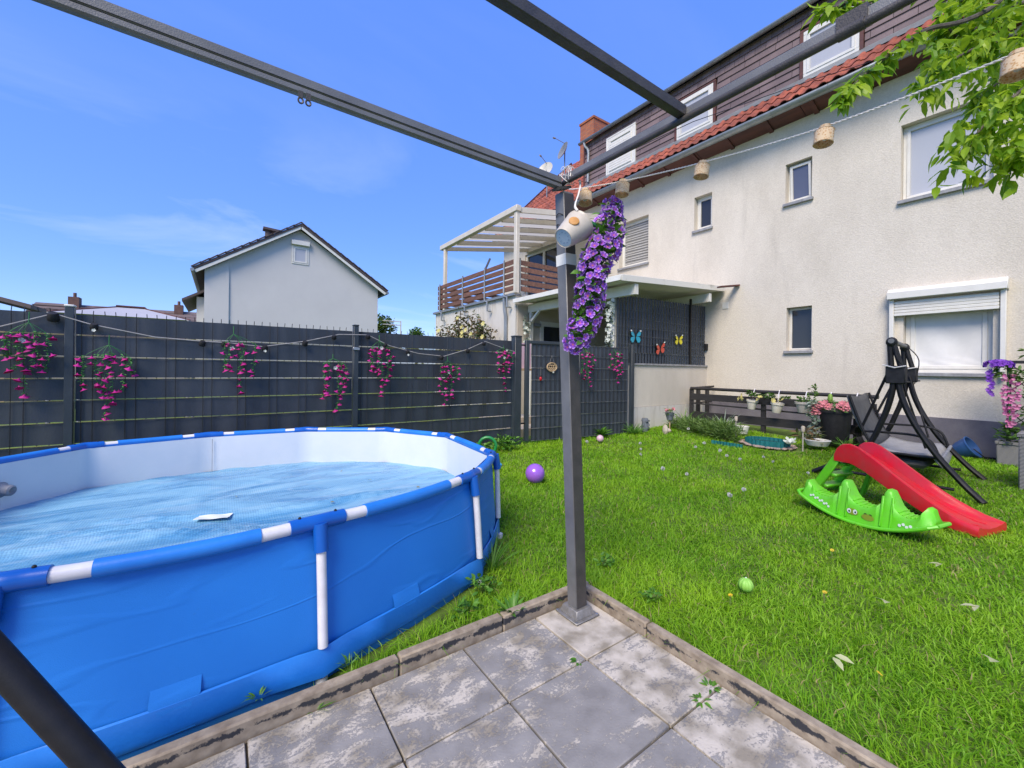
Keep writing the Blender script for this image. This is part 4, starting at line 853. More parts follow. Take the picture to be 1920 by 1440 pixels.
part('stem', MB().tube([P(1098,412,1.93), P(1120,425,1.95), P(1132,450,1.95)] + cc[20:], .012, 6), mt['green_stem'], vg)
foliage('leaves', vg, mt['weed'], [(cc[i], (rr_[i]*.85,)*3) for i in range(0, len(cc), 3)], 420, .045, .028)
def violetmesh():
    mb = MB(); n = 5
    for k in range(n):
        a = 2*pi*k/n; w = pi/n*1.02
        pts = [(0,0,-.002)] + [(.030*rr*cos(a+t), .030*rr*sin(a+t), z) for t, rr, z in ((-w,.55,.003),(-w*.75,.95,.008),(-.18,1.06,.006),(.18,1.0,.010),(w*.75,.93,.007),(w,.55,.004))]
        pts.append((.017*cos(a), .017*sin(a), .0))
        mb.add(pts, [(0,1,7),(1,2,7),(2,3,7),(3,4,7),(4,5,7),(5,6,7),(6,0,7)])
    return mb
def vmat():
    m, N, L, b = nmat('violet_blossom'); b.inputs['Roughness'].default_value = .6
    t = N.new('ShaderNodeTexCoord'); ln = N.new('ShaderNodeVectorMath'); ln.operation = 'LENGTH'; L.new(t.outputs['Object'], ln.inputs[0])
    r = N.new('ShaderNodeValToRGB'); e = r.color_ramp.elements; e[0].position = .08; e[0].color = (.62,.16,.10,1); e[1].position = .26; e[1].color = (.30,.07,.42,1)
    x = e.new(.6); x.color = (.22,.055,.47,1); x = e.new(.95); x.color = (.56,.32,.74,1)
    ml = N.new('ShaderNodeMath'); ml.operation = 'MULTIPLY'; ml.inputs[1].default_value = 31; L.new(ln.outputs['Value'], ml.inputs[0]); L.new(ml.outputs[0], r.inputs[0])
    oi = N.new('ShaderNodeObjectInfo'); hv = N.new('ShaderNodeHueSaturation'); mr = N.new('ShaderNodeMapRange'); mr.inputs[3].default_value = .75; mr.inputs[4].default_value = 1.45; L.new(oi.outputs['Random'], mr.inputs[0]); L.new(mr.outputs[0], hv.inputs['Value']); L.new(r.outputs[0], hv.inputs['Color'])
    L.new(hv.outputs[0], b.inputs['Base Color']); tr = N.new('ShaderNodeBsdfTranslucent'); L.new(hv.outputs[0], tr.inputs[0]); s = N.new('ShaderNodeMixShader'); s.inputs[0].default_value = .25
    L.new(b.outputs[0], s.inputs[1]); L.new(tr.outputs[0], s.inputs[2]); L.new(s.outputs[0], N['Material Output'].inputs[0]); return m
VM = violetmesh().mesh('blossom', vmat(), smooth=False)
pl_ = []
for _ in range(2600):
    i = random.randrange(len(cc)); d = rdir(); 
    if d.dot(fw) > .55: continue
    p = cc[i] + d*rr_[i]*random.uniform(.9, 1.1)
    if all((p-q_).length > .0235 for q_ in pl_):
        pl_.append(p); inst('blossom', VM, vg, p, (d + rdir()*.35 + Vector((0,0,.1))).to_track_quat('Z','Y'), random.uniform(.55,.78))
    if len(pl_) > 250: break
# leaves with pale green tips beside the bucket
# ================================================================== PINK FLOWER HANGERS on the fence
def bellmesh(name, mat, s=1.0):
    mb = MB(); n = 9
    prof = [(.004,.0),(.006,-.010),(.013,-.02),(.029,-.028),(.032,-.031)]
    for r, z in prof:
        for k in range(n): w = 1 + (.16 if (k % 2) else -.1)*(r > .02); mb.v.append((r*w*cos(2*pi*k/n)*s, r*w*sin(2*pi*k/n)*s, z*s))
    for i in range(len(prof)-1):
        for k in range(n): mb.f.append((i*n+k, i*n+(k+1) % n, (i+1)*n+(k+1) % n, (i+1)*n+k))
    mb.f.append(tuple(4*n+k for k in range(n)))
    return mb.mesh(name, mat)
BELL = bellmesh('bell_blossom', mt['pinkflower'], 1.0)
def hanger(px0, px1, yt, yb, hx, hy, lab, on_gate=False, seed=0, nv=7, whites=0):
    random.seed(100+seed)
    def W_(px, py):
        du = (px-960)/FPX; dv = (693-py)/FPX; r = fw + ir*du + iu*dv
        if on_gate: t = ((G0-Vector((0,0,CAMH))).dot(gn)+.05)/r.dot(gn)
        else: t = (FY-.04)/r.y
        return Vector((0,0,CAMH)) + r*t
    a, b = W_(px0, yt), W_(px1, yb); hk = W_(hx, hy); wd = (b-a).length if False else Vector((b.x-a.x, b.y-a.y, 0)).length
    dx = Vector((b.x-a.x, b.y-a.y, 0)).normalized(); H_ = a.z-b.z; top = a.z; mid = Vector(((a.x+b.x)/2, (a.y+b.y)/2, 0))
    front = -Vector((dx.y, -dx.x, 0)) if Vector((dx.y,-dx.x,0)).y > 0 else Vector((dx.y, -dx.x, 0))
    t = thing('flower_hanger', lab, 'artificial flowers', tuple(hk), 'pink flower hangers on the fence and gate')
    fork = Vector((hk.x, hk.y, (hk.z+top)/2+.0)) + front*.01
    st = MB().tube([hk, fork], .004, 5); lf = MB(); rnd = []; tips = []
    for k in range(nv):
        f = (k+.5)/nv*2-1 + random.uniform(-.22,.22); f = max(-1, min(1, f)); ln = H_*(1-.35*abs(f))*random.uniform(.42, 1.0)
        if k == nv//2: ln = H_
        x = mid + dx*f*wd*.46; s = Vector((x.x, x.y, top-.03*abs(f))) + front*.035
        pth = cr([fork, lerp(fork, s, .6)+Vector((0,0,.015)), s, s+Vector((0,0,-ln*.3))+front*.02, s+dx*random.uniform(-.02,.02)+Vector((0,0,-ln*.7))+front*.012, s+dx*random.uniform(-.03,.03)+Vector((0,0,-ln+.03))], 5)
        st.tube(pth, .0018, 4)
        for j in range(9, len(pth)):
            for _ in range(4): d = rdir(-.6,.5); d = d+front*.3; leafset(lf, rnd, pth[j]+rdir()*.008, d, random.uniform(.018,.032), .010, random.uniform(-1,1), .3)
        m = max(2, int(ln/.075))
        for j in range(m+1):
            p = pth[min(len(pth)-1, 10+int((len(pth)-11)*j/m))] + dx*random.uniform(-.032,.032) + front*random.uniform(.0,.03); tips.append(p)
    part('stems', st, mt['green_stem'], t); setrnd(part('leaves', lf, leafG, t, smooth=False), rnd)
    for p in tips: inst('blossom', BELL, t, p, Euler((random.uniform(-.5,.5), random.uniform(-.5,.5), random.uniform(0,6))), random.uniform(.72,1.05))
    for _ in range(whites): inst('white_rosette', WF, t, mid + dx*random.uniform(-.1,.1)*wd + Vector((0,0,top-random.uniform(0,.12))) + front*.06, front.to_track_quat('Z','Y'), .7)
leafG = leafmat('hanger_leaf', (.03,.19,.04), (.12,.34,.07), .25, attr='rnd')
hanger(0,105,622,742,55,585,'pink flower hanger left of the capped fence post, at the left edge',seed=1,whites=1)
hanger(155,248,664,784,205,628,'broad pink flower hanger on the fence just right of the capped post',seed=2)
hanger(403,480,640,736,438,612,'pink flower hanger on the middle of the fence, below the hanging cable',seed=3,nv=5,whites=1)
hanger(595,650,680,768,624,664,'low pink flower hanger just left of the clipped fence post',seed=4,nv=6,whites=1)
hanger(685,733,650,742,711,628,'high pink flower hanger just right of the clipped fence post',seed=5,nv=6,whites=2)
hanger(818,858,684,758,839,668,'pink flower hanger midway between the clipped post and the gate post',seed=6,nv=5,whites=1)
hanger(928,960,656,734,944,648,'pink flower hanger on the fence end beside the gate post',seed=7,nv=5,whites=2)
hanger(1086,1110,660,724,1098,655,'slender pink flower hanger on the gate next to the gazebo post',True,seed=8,nv=4,whites=1)
hanger(1140,1166,660,717,1152,655,'slender pink flower hanger near the far end of the gate',True,seed=9,nv=4,whites=1)
# ================================================================== LIGHT STRING on the fence
random.seed(5)
LS = [(-1.9,1.42),(-1.531,1.532),(-1.222,1.668),(-.985,1.59),(-.535,1.497),(-.156,1.474),(.025,1.471),(.376,1.441),(.804,1.521),(1.18,1.624),(1.526,1.638),(1.801,1.514),(2.207,1.423),(2.591,1.397),(2.967,1.51),(3.268,1.642),(3.66,1.536),(3.85,1.5)]
fl = thing('fence_lights', 'sagging grey cable with dark lamp sockets strung along the fence', 'string lights', (.6, 5.37, 1.5))
part('cable', MB().tube([(x, 5.366, z) for x, z in LS], .0055, 6), mt['grey_cable'], fl)
SOCK = MB().lathe([(.001,.012),(.024,.012),(.03,.0),(.033,-.04),(.030,-.046),(.001,-.046)], 12).mesh('lamp_socket', mt['blackmat'])
for k, (x, z) in enumerate([(-1.222,1.66),(-.96,1.585),(-.156,1.466),(.025,1.463),(.40,1.442),(.804,1.512),(1.12,1.6),(1.526,1.628),(1.75,1.53),(2.05,1.45),(2.55,1.39),(2.967,1.5),(3.24,1.62),(3.62,1.54)]):
    o = inst('lamp_socket', SOCK, fl, (x, 5.35, z), Euler((.5, random.uniform(-.2,.2), 0)), 1.25 if k == 0 else random.uniform(.75,.95))
    if k in (1, 4, 9): inst('white_clip', WF, fl, (x+.0, 5.335, z-.05), Euler((1.3,0,0)), .45)
# ================================================================== SWIMMING POOL
random.seed(21)
NR = 12; RZ0 = .60
ring = [Vector((x, y, RZ0)) for x, y in RIM]
pool = thing('swimming_pool', 'round blue metal frame swimming pool with white legs and rim tubes', 'swimming pool', tuple(PC))
SUB = 10
def ringpt(i, t):
    p0, p1, p2, p3 = ring[(i-1) % NR], ring[i % NR], ring[(i+1) % NR], ring[(i+2) % NR]
    s = .5*((2*p1)+(p2-p0)*t+(2*p0-5*p1+4*p2-p3)*t*t+(3*p1-p0-3*p2+p3)*t**3); return lerp(p1, p2, t), s
prof = [(.60,0,.0),(.55,.02,.004),(.45,.18,.007),(.33,.34,.011),(.2,.45,.014),(.1,.5,.012),(.03,.5,.004),(-.04,.5,-.02)]
def lean(y): return .05 if y < 1.95 else lerp(.05, .022, min(1, (y-1.95)/.4))
def wallring(scale_in=0.0, prof=prof, bulge=0):
    mb = MB(); n = NR*SUB; m = len(prof)
    for z, k, out in prof:
        for i in range(NR):
            for s in range(SUB):
                c, sp = ringpt(i, s/SUB); p = lerp(c, sp, k); d = (p-Vector((PC.x,PC.y,p.z))).normalized()
                p = p + d*(lean(p.y)*max(0,(.6-z))/.5 + (out*(1 if s else .35) if not bulge else max(out, bulge*(1 if s == 0 else .55 if s in (1, SUB-1) else 0))) - scale_in); mb.v.append((p.x, p.y, z))
    mb.f = [(j*n+i, j*n+(i+1) % n, (j+1)*n+(i+1) % n, (j+1)*n+i) for j in range(m-1) for i in range(n)]
    return mb
part('outer_wall', wallring(), mt['vinyl'], pool, ang=70)
part('inner_liner', wallring(.022, [(.585,0,0),(.5,.1,-.008),(.36,.2,-.012),(.22,.3,-.015)]), mt['liner'], pool, ang=70)
part('inner_hem', wallring(.014, [(.60,0,0),(.57,.03,0),(.535,.06,-.004)]), mt['sleeve'], pool, ang=70)
bandp = [(.138,.48,.016),(.134,.48,.022),(.05,.5,.014),(.03,.5,.004)]
part('retaining_band', wallring(-.004, bandp, .036), mt['sleeve'], pool, ang=50)
pk = MB()
def bandpt(i, t, z, out):
    c, sp = ringpt(i, t); p = lerp(c, sp, .49); d = (p-Vector((PC.x,PC.y,p.z))).normalized(); p = p+d*(out+lean(p.y)*max(0,.6-z)/.5); return Vector((p.x, p.y, z))
for i in range(NR):
    mb = MB(); t0 = .42 if i == 1 else .5; w = .10; o = .0245
    row = lambda z, a, b, oo: [bandpt(i, lerp(t0-a, t0+b, k/4), z, oo) for k in range(5)]
    vs = row(.19,w*.75,w*.75,o-.012)+row(.17,w*.75,w*.75,o-.006)+row(.14,w*.75,w*.75,o)+row(.12,w*.5,w*.5,o)+row(.055,w*.5,w*.5,o-.008)+row(.035,w*.62,w*.62,o-.012)
    mb.add(vs, [(r*5+k, r*5+k+1, r*5+k+6, r*5+k+5) for r in range(5) for k in range(4)])
    o_ = part('band_tab', mb, mt['vinyl'], pool, ang=15)
part('vertical_seam', MB().bar(lerp(ringpt(7,.0)[0], Vector((PC.x,PC.y,RZ0)), .02)+Vector((.02,-.012,-.03)), lerp(ringpt(7,0)[0], Vector((PC.x,PC.y,RZ0)), .02)+Vector((.02,-.012,-.33)), .004, .003), mt['slate_sill'], pool)
for i in range(NR):
    a, b = ring[i], ring[(i+1) % NR]; L_ = (b-a).length; d = (b-a)/L_; g0 = min(.20, L_*.24); e = .085
    c = Vector((PC.x, PC.y, RZ0))
    def arc(t, sag=.0): p = lerp(a, b, t); o = (p-c); o.z = 0; return p + o.normalized()*.05*4*t*(1-t)*.55 + Vector((0,0,-.008*4*t*(1-t)))
    tb = part('rim_tube', MB().tube([arc(e/L_+(1-2*e/L_)*k/8) for k in range(9)], .0235, 14), mt['whitetube'], pool)
    part('rim_sleeve', MB().tube([arc(g0/L_+(1-2*g0/L_)*k/8) for k in range(9)], .0285, 14), mt['sleeve'], tb)
    # joint at a
    pa = ring[(i-1) % NR]; dp = (a-pa).normalized(); out = (a-c); out.z = 0; out.normalize()
    Lp = (a-pa).length
    def arcp(t): p = lerp(pa, a, t); o = (p-c); o.z = 0; return p + o.normalized()*.05*4*t*(1-t)*.55 + Vector((0,0,-.008*4*t*(1-t)))
    jp = [arcp(1-.105/Lp), arcp(1-.05/Lp), a+out*.004, arc(.05/L_), arc(.105/L_)]
    jt = part('joint', MB().tube(cr(jp, 4), .030, 14).tube([a+out*.024, a+out*.042-Vector((0,0,.105))], .027, 12), mt['joint'], pool)
    for s_, q_ in ((-1,dp),(1,d)): part('push_button', MB().ball(a+q_*s_*.07+out*.008+Vector((0,0,.029)), .006, 8, 5), mt['blackmat'], jt)
    part('leg', MB().tube([a+out*.037-Vector((0,0,.06)), a+out*(.036+.44*lean(a.y))-Vector((0,0,.25)), a+out*(.034+.88*lean(a.y))-Vector((0,0,.463))], .0185, 12), mt['whitetube'], pool)
    part('leg_foot', MB().tube([Vector((a.x,a.y,.02))+out*.066, Vector((a.x,a.y,-.03))+out*.066], .022, 10), mt['whitetube'], pool)
nz = P(30,905,3.25); nz = Vector((-1.19,4.03,.42)); n_ = (PC-nz); n_.z = 0; n_.normalize(); nz = nz + n_*.06
part('inlet_nozzle', MB().lathe([(.05,0),(.05,.012),(.036,.03),(.033,.07),(.024,.078),(.02,.07),(.001,.06)], 16, nz, (n_+Vector((.35,-.1,-.1))).to_track_quat('Z','Y').to_matrix()), mt['slate_sill'], pool)
def coverf():
    mb = MB(); n = NR*SUB; R = 26
    import mathutils
    for j in range(R+1):
        f = j/R
        for i in range(NR):
            for s in range(SUB):
                c, sp = ringpt(i, s/SUB); p = lerp(c, sp, .35); q_ = Vector((PC.x,PC.y,0)); p = q_ + (Vector((p.x,p.y,0))-q_)*(.985*f)
                v = p*1.0; z = .285
                w1 = mathutils.noise.noise(Vector((v.x*1.3+v.y*2.1, v.y*1.1-v.x*.5, 2.0))); w2 = mathutils.noise.noise(Vector((v.x*3.5+v.y*1.0, v.y*7-v.x*2, 7)))
                fold = 1.7*max(0, 1-abs((v.y-2.75) + .32*(v.x-.2) + .12*sin(v.x*4))/.07)*.02 + max(0, 1-abs((v.y-3.15)+.2*(v.x-.4)+.1*sin(v.x*3+1))/.05)*.026*(1 if v.x > -.6 else 0)
                fold += max(0, 1-abs((v.y-2.5)+.55*(v.x-.8)+.05*sin(v.x*6))/.045)*.024
                z += (.010*w1+.006*w2+fold)*min(1, (1-f)*6+.15) + .012*max(0, f-.93)/.07*mathutils.noise.noise(Vector((v.x*6, v.y*6, 1)))
                mb.v.append((p.x, p.y, z))
    for j in range(R):
        for i in range(n): mb.f.append((j*n+i, j*n+(i+1) % n, (j+1)*n+(i+1) % n, (j+1)*n+i))
    return mb
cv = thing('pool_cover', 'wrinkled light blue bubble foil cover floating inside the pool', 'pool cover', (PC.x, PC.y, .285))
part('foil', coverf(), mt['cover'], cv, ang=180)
wp = Vector((-0.028,3.098,.31))
t = thing('foil_patch', 'crumpled white foil patch lying on the pool cover', 'foil patch', tuple(wp))
part('sheet', MB().grid(lambda u, v: (wp.x+(u-.5)*.17+.03*(v-.5), wp.y+(v-.5)*.07-(u-.5)*.06, wp.z-.006+.002*sin(u*9+v*5)+.0015*sin(v*14)), 12, 6), mt['sticker_white'], t, ang=180)
for k, (x, y) in enumerate(((.62,3.02),(1.02,3.45),(.9,3.9),(1.25,3.05),(.1,3.5))):
    mb = MB(); rn = []; leafset(mb, rn, (x,y,.30), Vector((cos(k*2),sin(k*2),.15)), .03+.008*(k % 2), .018, .2, .3)
    o = part('fallen_leaf', mb, mt['leafdry'], None, loc=(x,y,.30)); tag(o, 'tiny dry leaf lying on the blue pool cover', 'leaf', 'dry leaves on the pool cover')
# ================================================================== SLIDE
random.seed(31)
SA, SB = Vector((5.16,1.69,0)), Vector((4.85,.47,0)); sdv = (SB-SA).normalized(); stv = Vector((-sdv.y, sdv.x, 0))   # stv points to the far side
if stv.x < 0: stv = -stv
SL = (SB-SA).length
def SP(s, t, z): return SA + sdv*s + stv*t + Vector((0,0,z))
sld = thing('toddler_slide', 'red plastic toddler slide with lime green ladder on the lawn', 'slide', tuple(SA+Vector((0,0,gz(5,1)))))
fl_ = [(.25,.43),(.38,.43),(.50,.375),(.68,.265),(.86,.165),(1.02,.09),(1.15,.055),(SL,.05)]
tp_ = [(.24,.42),(.255,.49),(.30,.54),(.37,.555),(.44,.535),(.55,.465),(.72,.345),(.88,.235),(1.03,.15),(1.15,.10),(SL,.075)]
def ev(tab, s):
    for (a, b), (c, d) in zip(tab, tab[1:]):
        if s <= c: return lerp(b, d, max(0, (s-a)/(c-a)))
    return tab[-1][1]
HW = .17
def sec(s):
    f, t_ = ev(fl_, s), ev(tp_, s); t_ = max(t_, f+.012)
    lo_ = f-.055 if s > .4 else f-.06
    lo_ = max(lo_, .0 + (.008 if s < SL-.02 else .0))
    return [(-HW-.012,lo_),(-HW-.018,lerp(lo_,t_,.5)),(-HW-.010,t_-.008),(-HW+.004,t_),(-HW+.022,t_-.004),(-HW+.036,lerp(f,t_,.55)),(-HW+.05,f+.012),(-.05,f),(.05,f),(HW-.05,f+.012),(HW-.036,lerp(f,t_,.55)),(HW-.022,t_-.004),(HW-.004,t_),(HW+.010,t_-.008),(HW+.018,lerp(lo_,t_,.5)),(HW+.012,lo_)]
mb = MB(); ss = [.24,.25,.265,.285,.31,.34,.375,.41,.45,.5,.56,.63,.7,.8,.9,1.0,1.08,1.15,1.2,SL-.01,SL]
for s in ss:
    w = 1.0 + .12*sstep(.9, SL, s)
    for t_, z in sec(s): mb.v.append(tuple(SP(s, t_*w, z)))
m = 16
mb.f = [(i*m+k, i*m+k+1, (i+1)*m+k+1, (i+1)*m+k) for i in range(len(ss)-1) for k in range(m-1)] + [tuple(range(m)), tuple((len(ss)-1)*m+k for k in range(m))[::-1]]
part('chute', mb, mt['red'], sld, ang=50)
gr = MB()
for t_ in (-.06, .06): gr.tube([SP(s, t_, ev(fl_, s)+.001) for s in ss[5:-2]], .005, 6)
part('chute_ridges', gr, mt['red'], sld)
for t_ in (-.155, .155):
    part('ladder_rail', MB().add([SP(.25,t_-.02,.46),SP(.33,t_-.02,.46),SP(.07,t_-.02,.0),SP(-.03,t_-.02,.0),SP(.25,t_+.02,.46),SP(.33,t_+.02,.46),SP(.07,t_+.02,.0),SP(-.03,t_+.02,.0)], BF), mt['lime'], sld, bevel=.01)
for k in range(3):
    z = .07+.125*k; s = .0+.28*z/.46
    part('step', MB().add([SP(s,-.134,z),SP(s+.11,-.134,z),SP(s+.11,.134,z),SP(s,.134,z),SP(s+.01,-.134,z+.035),SP(s+.12,-.134,z+.03),SP(s+.12,.134,z+.03),SP(s+.01,.134,z+.035)], BF), mt['lime'], sld, bevel=.008)
part('leg_panel', MB().add([SP(.40,.09,.36),SP(.44,.09,.36),SP(.34,.09,.02),SP(.30,.09,.02),SP(.40,.13,.36),SP(.44,.13,.36),SP(.34,.13,.02),SP(.30,.13,.02)], BF), mt['lime'], sld, bevel=.006)
part('gusset', MB().add([SP(.62,-.05,.22),SP(.70,-.05,.19),SP(.66,-.05,.02),SP(.62,-.05,.02),SP(.62,.05,.22),SP(.70,.05,.19),SP(.66,.05,.02),SP(.62,.05,.02)], BF), mt['red'], sld)
# ================================================================== ROCKER
RA, RB_ = Vector((4.37,1.53,0)), Vector((4.19,.66,0)); rd = (RB_-RA).normalized(); rn_ = Vector((-rd.y, rd.x, 0)); 
if rn_.x < 0: rn_ = -rn_
RLn = (RB_-RA).length
def RP(s, t, z): return RA + rd*s*RLn + rn_*t + Vector((0,0,z))
rk = thing('rocking_toy', 'lime green plastic three-seat rocking toy beside the red slide', 'rocking toy', tuple(RA))
topt = [(0,0.178),(0.015,0.258),(0.045,0.268),(0.075,0.233),(0.12,0.193),(0.18,0.173),(0.24,0.173),(0.295,0.198),(0.32,0.238),(0.335,0.313),(0.35,0.333),(0.38,0.333),(0.395,0.308),(0.415,0.228),(0.46,0.183),(0.52,0.163),(0.58,0.168),(0.63,0.198),(0.655,0.238),(0.67,0.313),(0.685,0.333),(0.715,0.328),(0.73,0.298),(0.75,0.218),(0.79,0.178),(0.85,0.163),(0.9,0.183),(0.93,0.228),(0.95,0.263),(0.98,0.253),(1,0.178)]
bot = lambda s: .004 + .125*(abs(s-.5)*2)**2.1
mb = MB(); n = 0
prs = []
k = 0; sv = sorted({a for a, _ in topt} | {.11,.17,.23,.29,.45,.51,.57,.625,.78,.84,.9})
for s in sv:
    zt = ev(topt, s); zb = bot(s); seat = zt < .23 and .06 < s < .94
    wt = .075 if seat else .042; wb_ = .105
    if s < .03 or s > .97: wt *= .8; wb_ *= .85
    zs = zt-.03
    prs.append([(-wb_,zb),(-wb_+.004,zb+.02),(-lerp(wb_,wt,.55),lerp(zb,zt,.55)),(-wt-.012,zs),(-wt,zt-.006),(-wt*.7,zt),(wt*.7,zt),(wt,zt-.006),(wt+.012,zs),(lerp(wb_,wt,.55),lerp(zb,zt,.55)),(wb_-.004,zb+.02),(wb_,zb)])
for s, pp in zip(sv, prs):
    for t_, z in pp: mb.v.append(tuple(RP(s, t_, z)))
m = 12
mb.f = [(i*m+k, i*m+(k+1) % m, (i+1)*m+(k+1) % m, (i+1)*m+k) for i in range(len(sv)-1) for k in range(m)] + [tuple(range(m)), tuple((len(sv)-1)*m+k for k in range(m))[::-1]]
part('body', mb, mt['lime'], rk, ang=42)
fm = MB(); N_ = 24
for sg in (-1, 1):
    fm.tube([RP(-.03+1.06*k/N_, sg*.118*(1 if 0 < k < N_ else .7), bot(min(1,max(0,-.03+1.06*k/N_)))+.018+(.01 if k in (0,N_) else 0)) for k in range(N_+1)], .014, 8, True, 1)
fm.tube([RP(-.03,-.08,.157), RP(-.035,0,.16), RP(-.03,.08,.157)], .014, 8).tube([RP(1.03,-.08,.157), RP(1.035,0,.16), RP(1.03,.08,.157)], .014, 8)
part('flange', fm, mt['lime'], rk)
for base in (.12, .44, .77):
    rbm = MB()
    for k in range(5): s = base+.028*k+.01; zt = ev(topt, s); rbm.tube([RP(s,-.075,zt-.004), RP(s,0,zt+.004), RP(s,.075,zt-.004)], .006, 6)
    part('seat_ribs', rbm, mt['lime'], rk)
for s in (.37, .70): part('grip_hole', MB().bar(RP(s-.005,-.05,.30), RP(s-.005,.05,.30), .014, .024, rd), mt['blackmat'], rk)
for s in (.335, .405, .665, .735): part('handle_rib', MB().bar(RP(s,-.098,.05), RP(s,-.052,.28), .016, .016, rd), mt['lime'], rk, bevel=.004)
def side(s, z): 
    zt, zb = ev(topt, s), bot(s); f = (z-zb)/(zt-zb); seat = zt < .23; return RP(s, -lerp(.105, .075 if seat else .05, min(1, f/.55)*.55+max(0,f-.55))-.006, z)
def dot(s, z, rx, rz, mat, nm='sticker', lift=0):
    c = side(s, z); poly = [c + rd*rx*cos(2*pi*k/12) + Vector((0,0,rz*sin(2*pi*k/12))) - rn_*(.001+lift) for k in range(12)]
    part(nm, MB().prism(poly, -rn_*.0012), mat, rk)
for k in range(9): dot(.10+.02*k, .15-.007*k+(.012 if k % 2 else 0), .009, .010, mt['sticker_white'])
for k in range(6): dot(.80+.024*k, .10+(.012 if k % 2 else 0), .010, .011, mt['sticker_white'])
dot(.455,.105,.042,.026,mt['sticker_olive'])
for s in (.432,.478): dot(s,.108,.014,.019,mt['sticker_white'],lift=.002); dot(s+.003,.106,.006,.008,mt['sticker_black'],lift=.004)
dot(.575,.09,.042,.024,mt['sticker_olive'])
for s in (.557,.593): dot(s,.109,.011,.011,mt['sticker_black'],lift=.002)
# ================================================================== SWING SEAT
sw = thing('swing_seat', 'black framed garden swing seat with grey fabric and no roof', 'swing seat', (6.5, 1.3, gz(6.5,1.3)))
for X0, yo, foot, back in ((5.9, 0.0, (5.84,.62), (5.88,2.0)), (7.2, .16, (7.18,.76), (7.2,2.2))):
    top = Vector((X0,1.30+yo,1.57)); sl_ = Vector((X0,1.25+yo,1.28))
    fr = part('side_frame', MB().tube(cr([sl_+Vector((0,-.02,.0)), (X0,1.235+yo,1.08), (X0,1.15+yo,.79), (X0,.98+yo,.46), (X0,.77+yo*.9,.17), (foot[0],foot[1],.02)], 6), .035, 10, True, .8), mt['black'], sw)
    part('rear_leg', MB().tube(cr([sl_+Vector((0,.04,.0)), (X0,1.29+yo,1.05), (X0,1.37+yo,.72), (X0,1.54+yo,.36), (back[0],back[1],.03)], 6), .035, 10, True, .8), mt['black'], fr)
    part('sleeve', MB().box((X0-.05,1.18+yo,1.12), (X0+.05,1.34+yo,1.31)), mt['blackmat'], fr, bevel=.01)
    part('upper_strut', MB().tube([sl_+Vector((0,-.03,.0)), top+Vector((0,-.015,-.02))], .026, 8).tube([sl_+Vector((0,.05,.0)), top+Vector((0,.015,-.02))], .026, 8), mt['black'], fr)
    part('base_bar', MB().tube([(X0-.03,.82+yo*.8,.10), (X0-.02,1.85+yo*.8,.10)], .016, 8), mt['black'], fr)
    part('hanger_bar', MB().tube([(X0+(.06 if X0 < 6.5 else -.06),1.33+yo,1.27), (X0+(.12 if X0 < 6.5 else -.12),1.58+yo,.60)], .014, 8), mt['black'], fr)
    part('front_hanger', MB().tube([(X0+(.06 if X0 < 6.5 else -.06),1.24+yo,1.2), (X0+(.12 if X0 < 6.5 else -.12),1.05+yo,.45)], .010, 8), mt['black'], fr)
    part('clip_strap', MB().tube([(X0-.06,1.17+yo,1.31),(X0-.07,1.26+yo,1.29),(X0-.06,1.36+yo,1.32)], .006, 5), mt['rope'], fr)
    part('bolt', MB().tube([(X0-.075,1.17+yo,1.14),(X0+.075,1.17+yo,1.14)], .009, 6), mt['blackmat'], fr)
part('top_bar', MB().tube([(5.85,1.295,1.575),(7.25,1.462,1.58)], .026, 10), mt['gazebo'], sw)
for X0, yo in ((5.9,0),(7.2,.16)): part('top_wrap', MB().ball((X0,1.30+yo,1.565), .05, 10, 7, (1,1,1.1)), mt['blackmat'], sw)
part('ground_bar', MB().tube([(5.87,1.9,.09),(7.2,2.1,.10)], .016, 8), mt['black'], sw)
def seatf(u, v):
    y = lerp(1.50, .93, v); z = .40 - .05*sin(pi*v) + (.0 if v < .85 else -(v-.85)*.9) ; return (lerp(6.02,7.08,u), y+.1*u, z - .03*sin(pi*u))
st_ = part('seat', MB().grid(seatf, 10, 14), mt['fabric'], sw, ang=180); sm = st_.modifiers.new('thick', 'SOLIDIFY'); sm.thickness = .03
part('seat_underside', MB().box((6.06,1.04,.22), (7.04,1.5,.30)), mt['fabricdark'], sw, bevel=.04)
def backf(u, v): return (lerp(6.02,7.08,u), lerp(1.46,1.70,v)+.1*u + .03*sin(pi*v), lerp(.41,.97,v) - .03*sin(pi*u)*v)
bk_ = part('backrest', MB().grid(backf, 8, 8), mt['fabricdark'], sw, ang=180); sm = bk_.modifiers.new('thick', 'SOLIDIFY'); sm.thickness = .025
for x, o in ((6.0,0),(7.1,.1)):
    part('armrest', MB().tube(cr([(x,1.54+o,.57),(x,1.40+o,.578),(x,1.15+o,.58),(x,1.02+o,.54),(x,.965+o,.44),(x,.95+o,.35)], 5), .013, 8), mt['black'], sw)
    part('seat_edge_tube', MB().tube(cr([(x,1.69+o,.97),(x,1.48+o,.42),(x,1.2+o,.365),(x,.93+o,.37)], 5), .014, 8), mt['black'], sw)
part('front_rail', MB().tube([(6.0,.925,.37),(7.1,1.025,.37)], .016, 8), mt['slate_sill'], sw)
part('hanging_cord', MB().tube(cr([(5.9,1.28,1.57),(5.86,1.25,1.4),(5.9,1.20,1.3)], 5), .005, 5).tube(cr([(7.2,1.43,1.57),(7.22,1.33,1.4),(7.18,1.36,1.1)], 5), .006, 5), mt['blackmat'], sw)
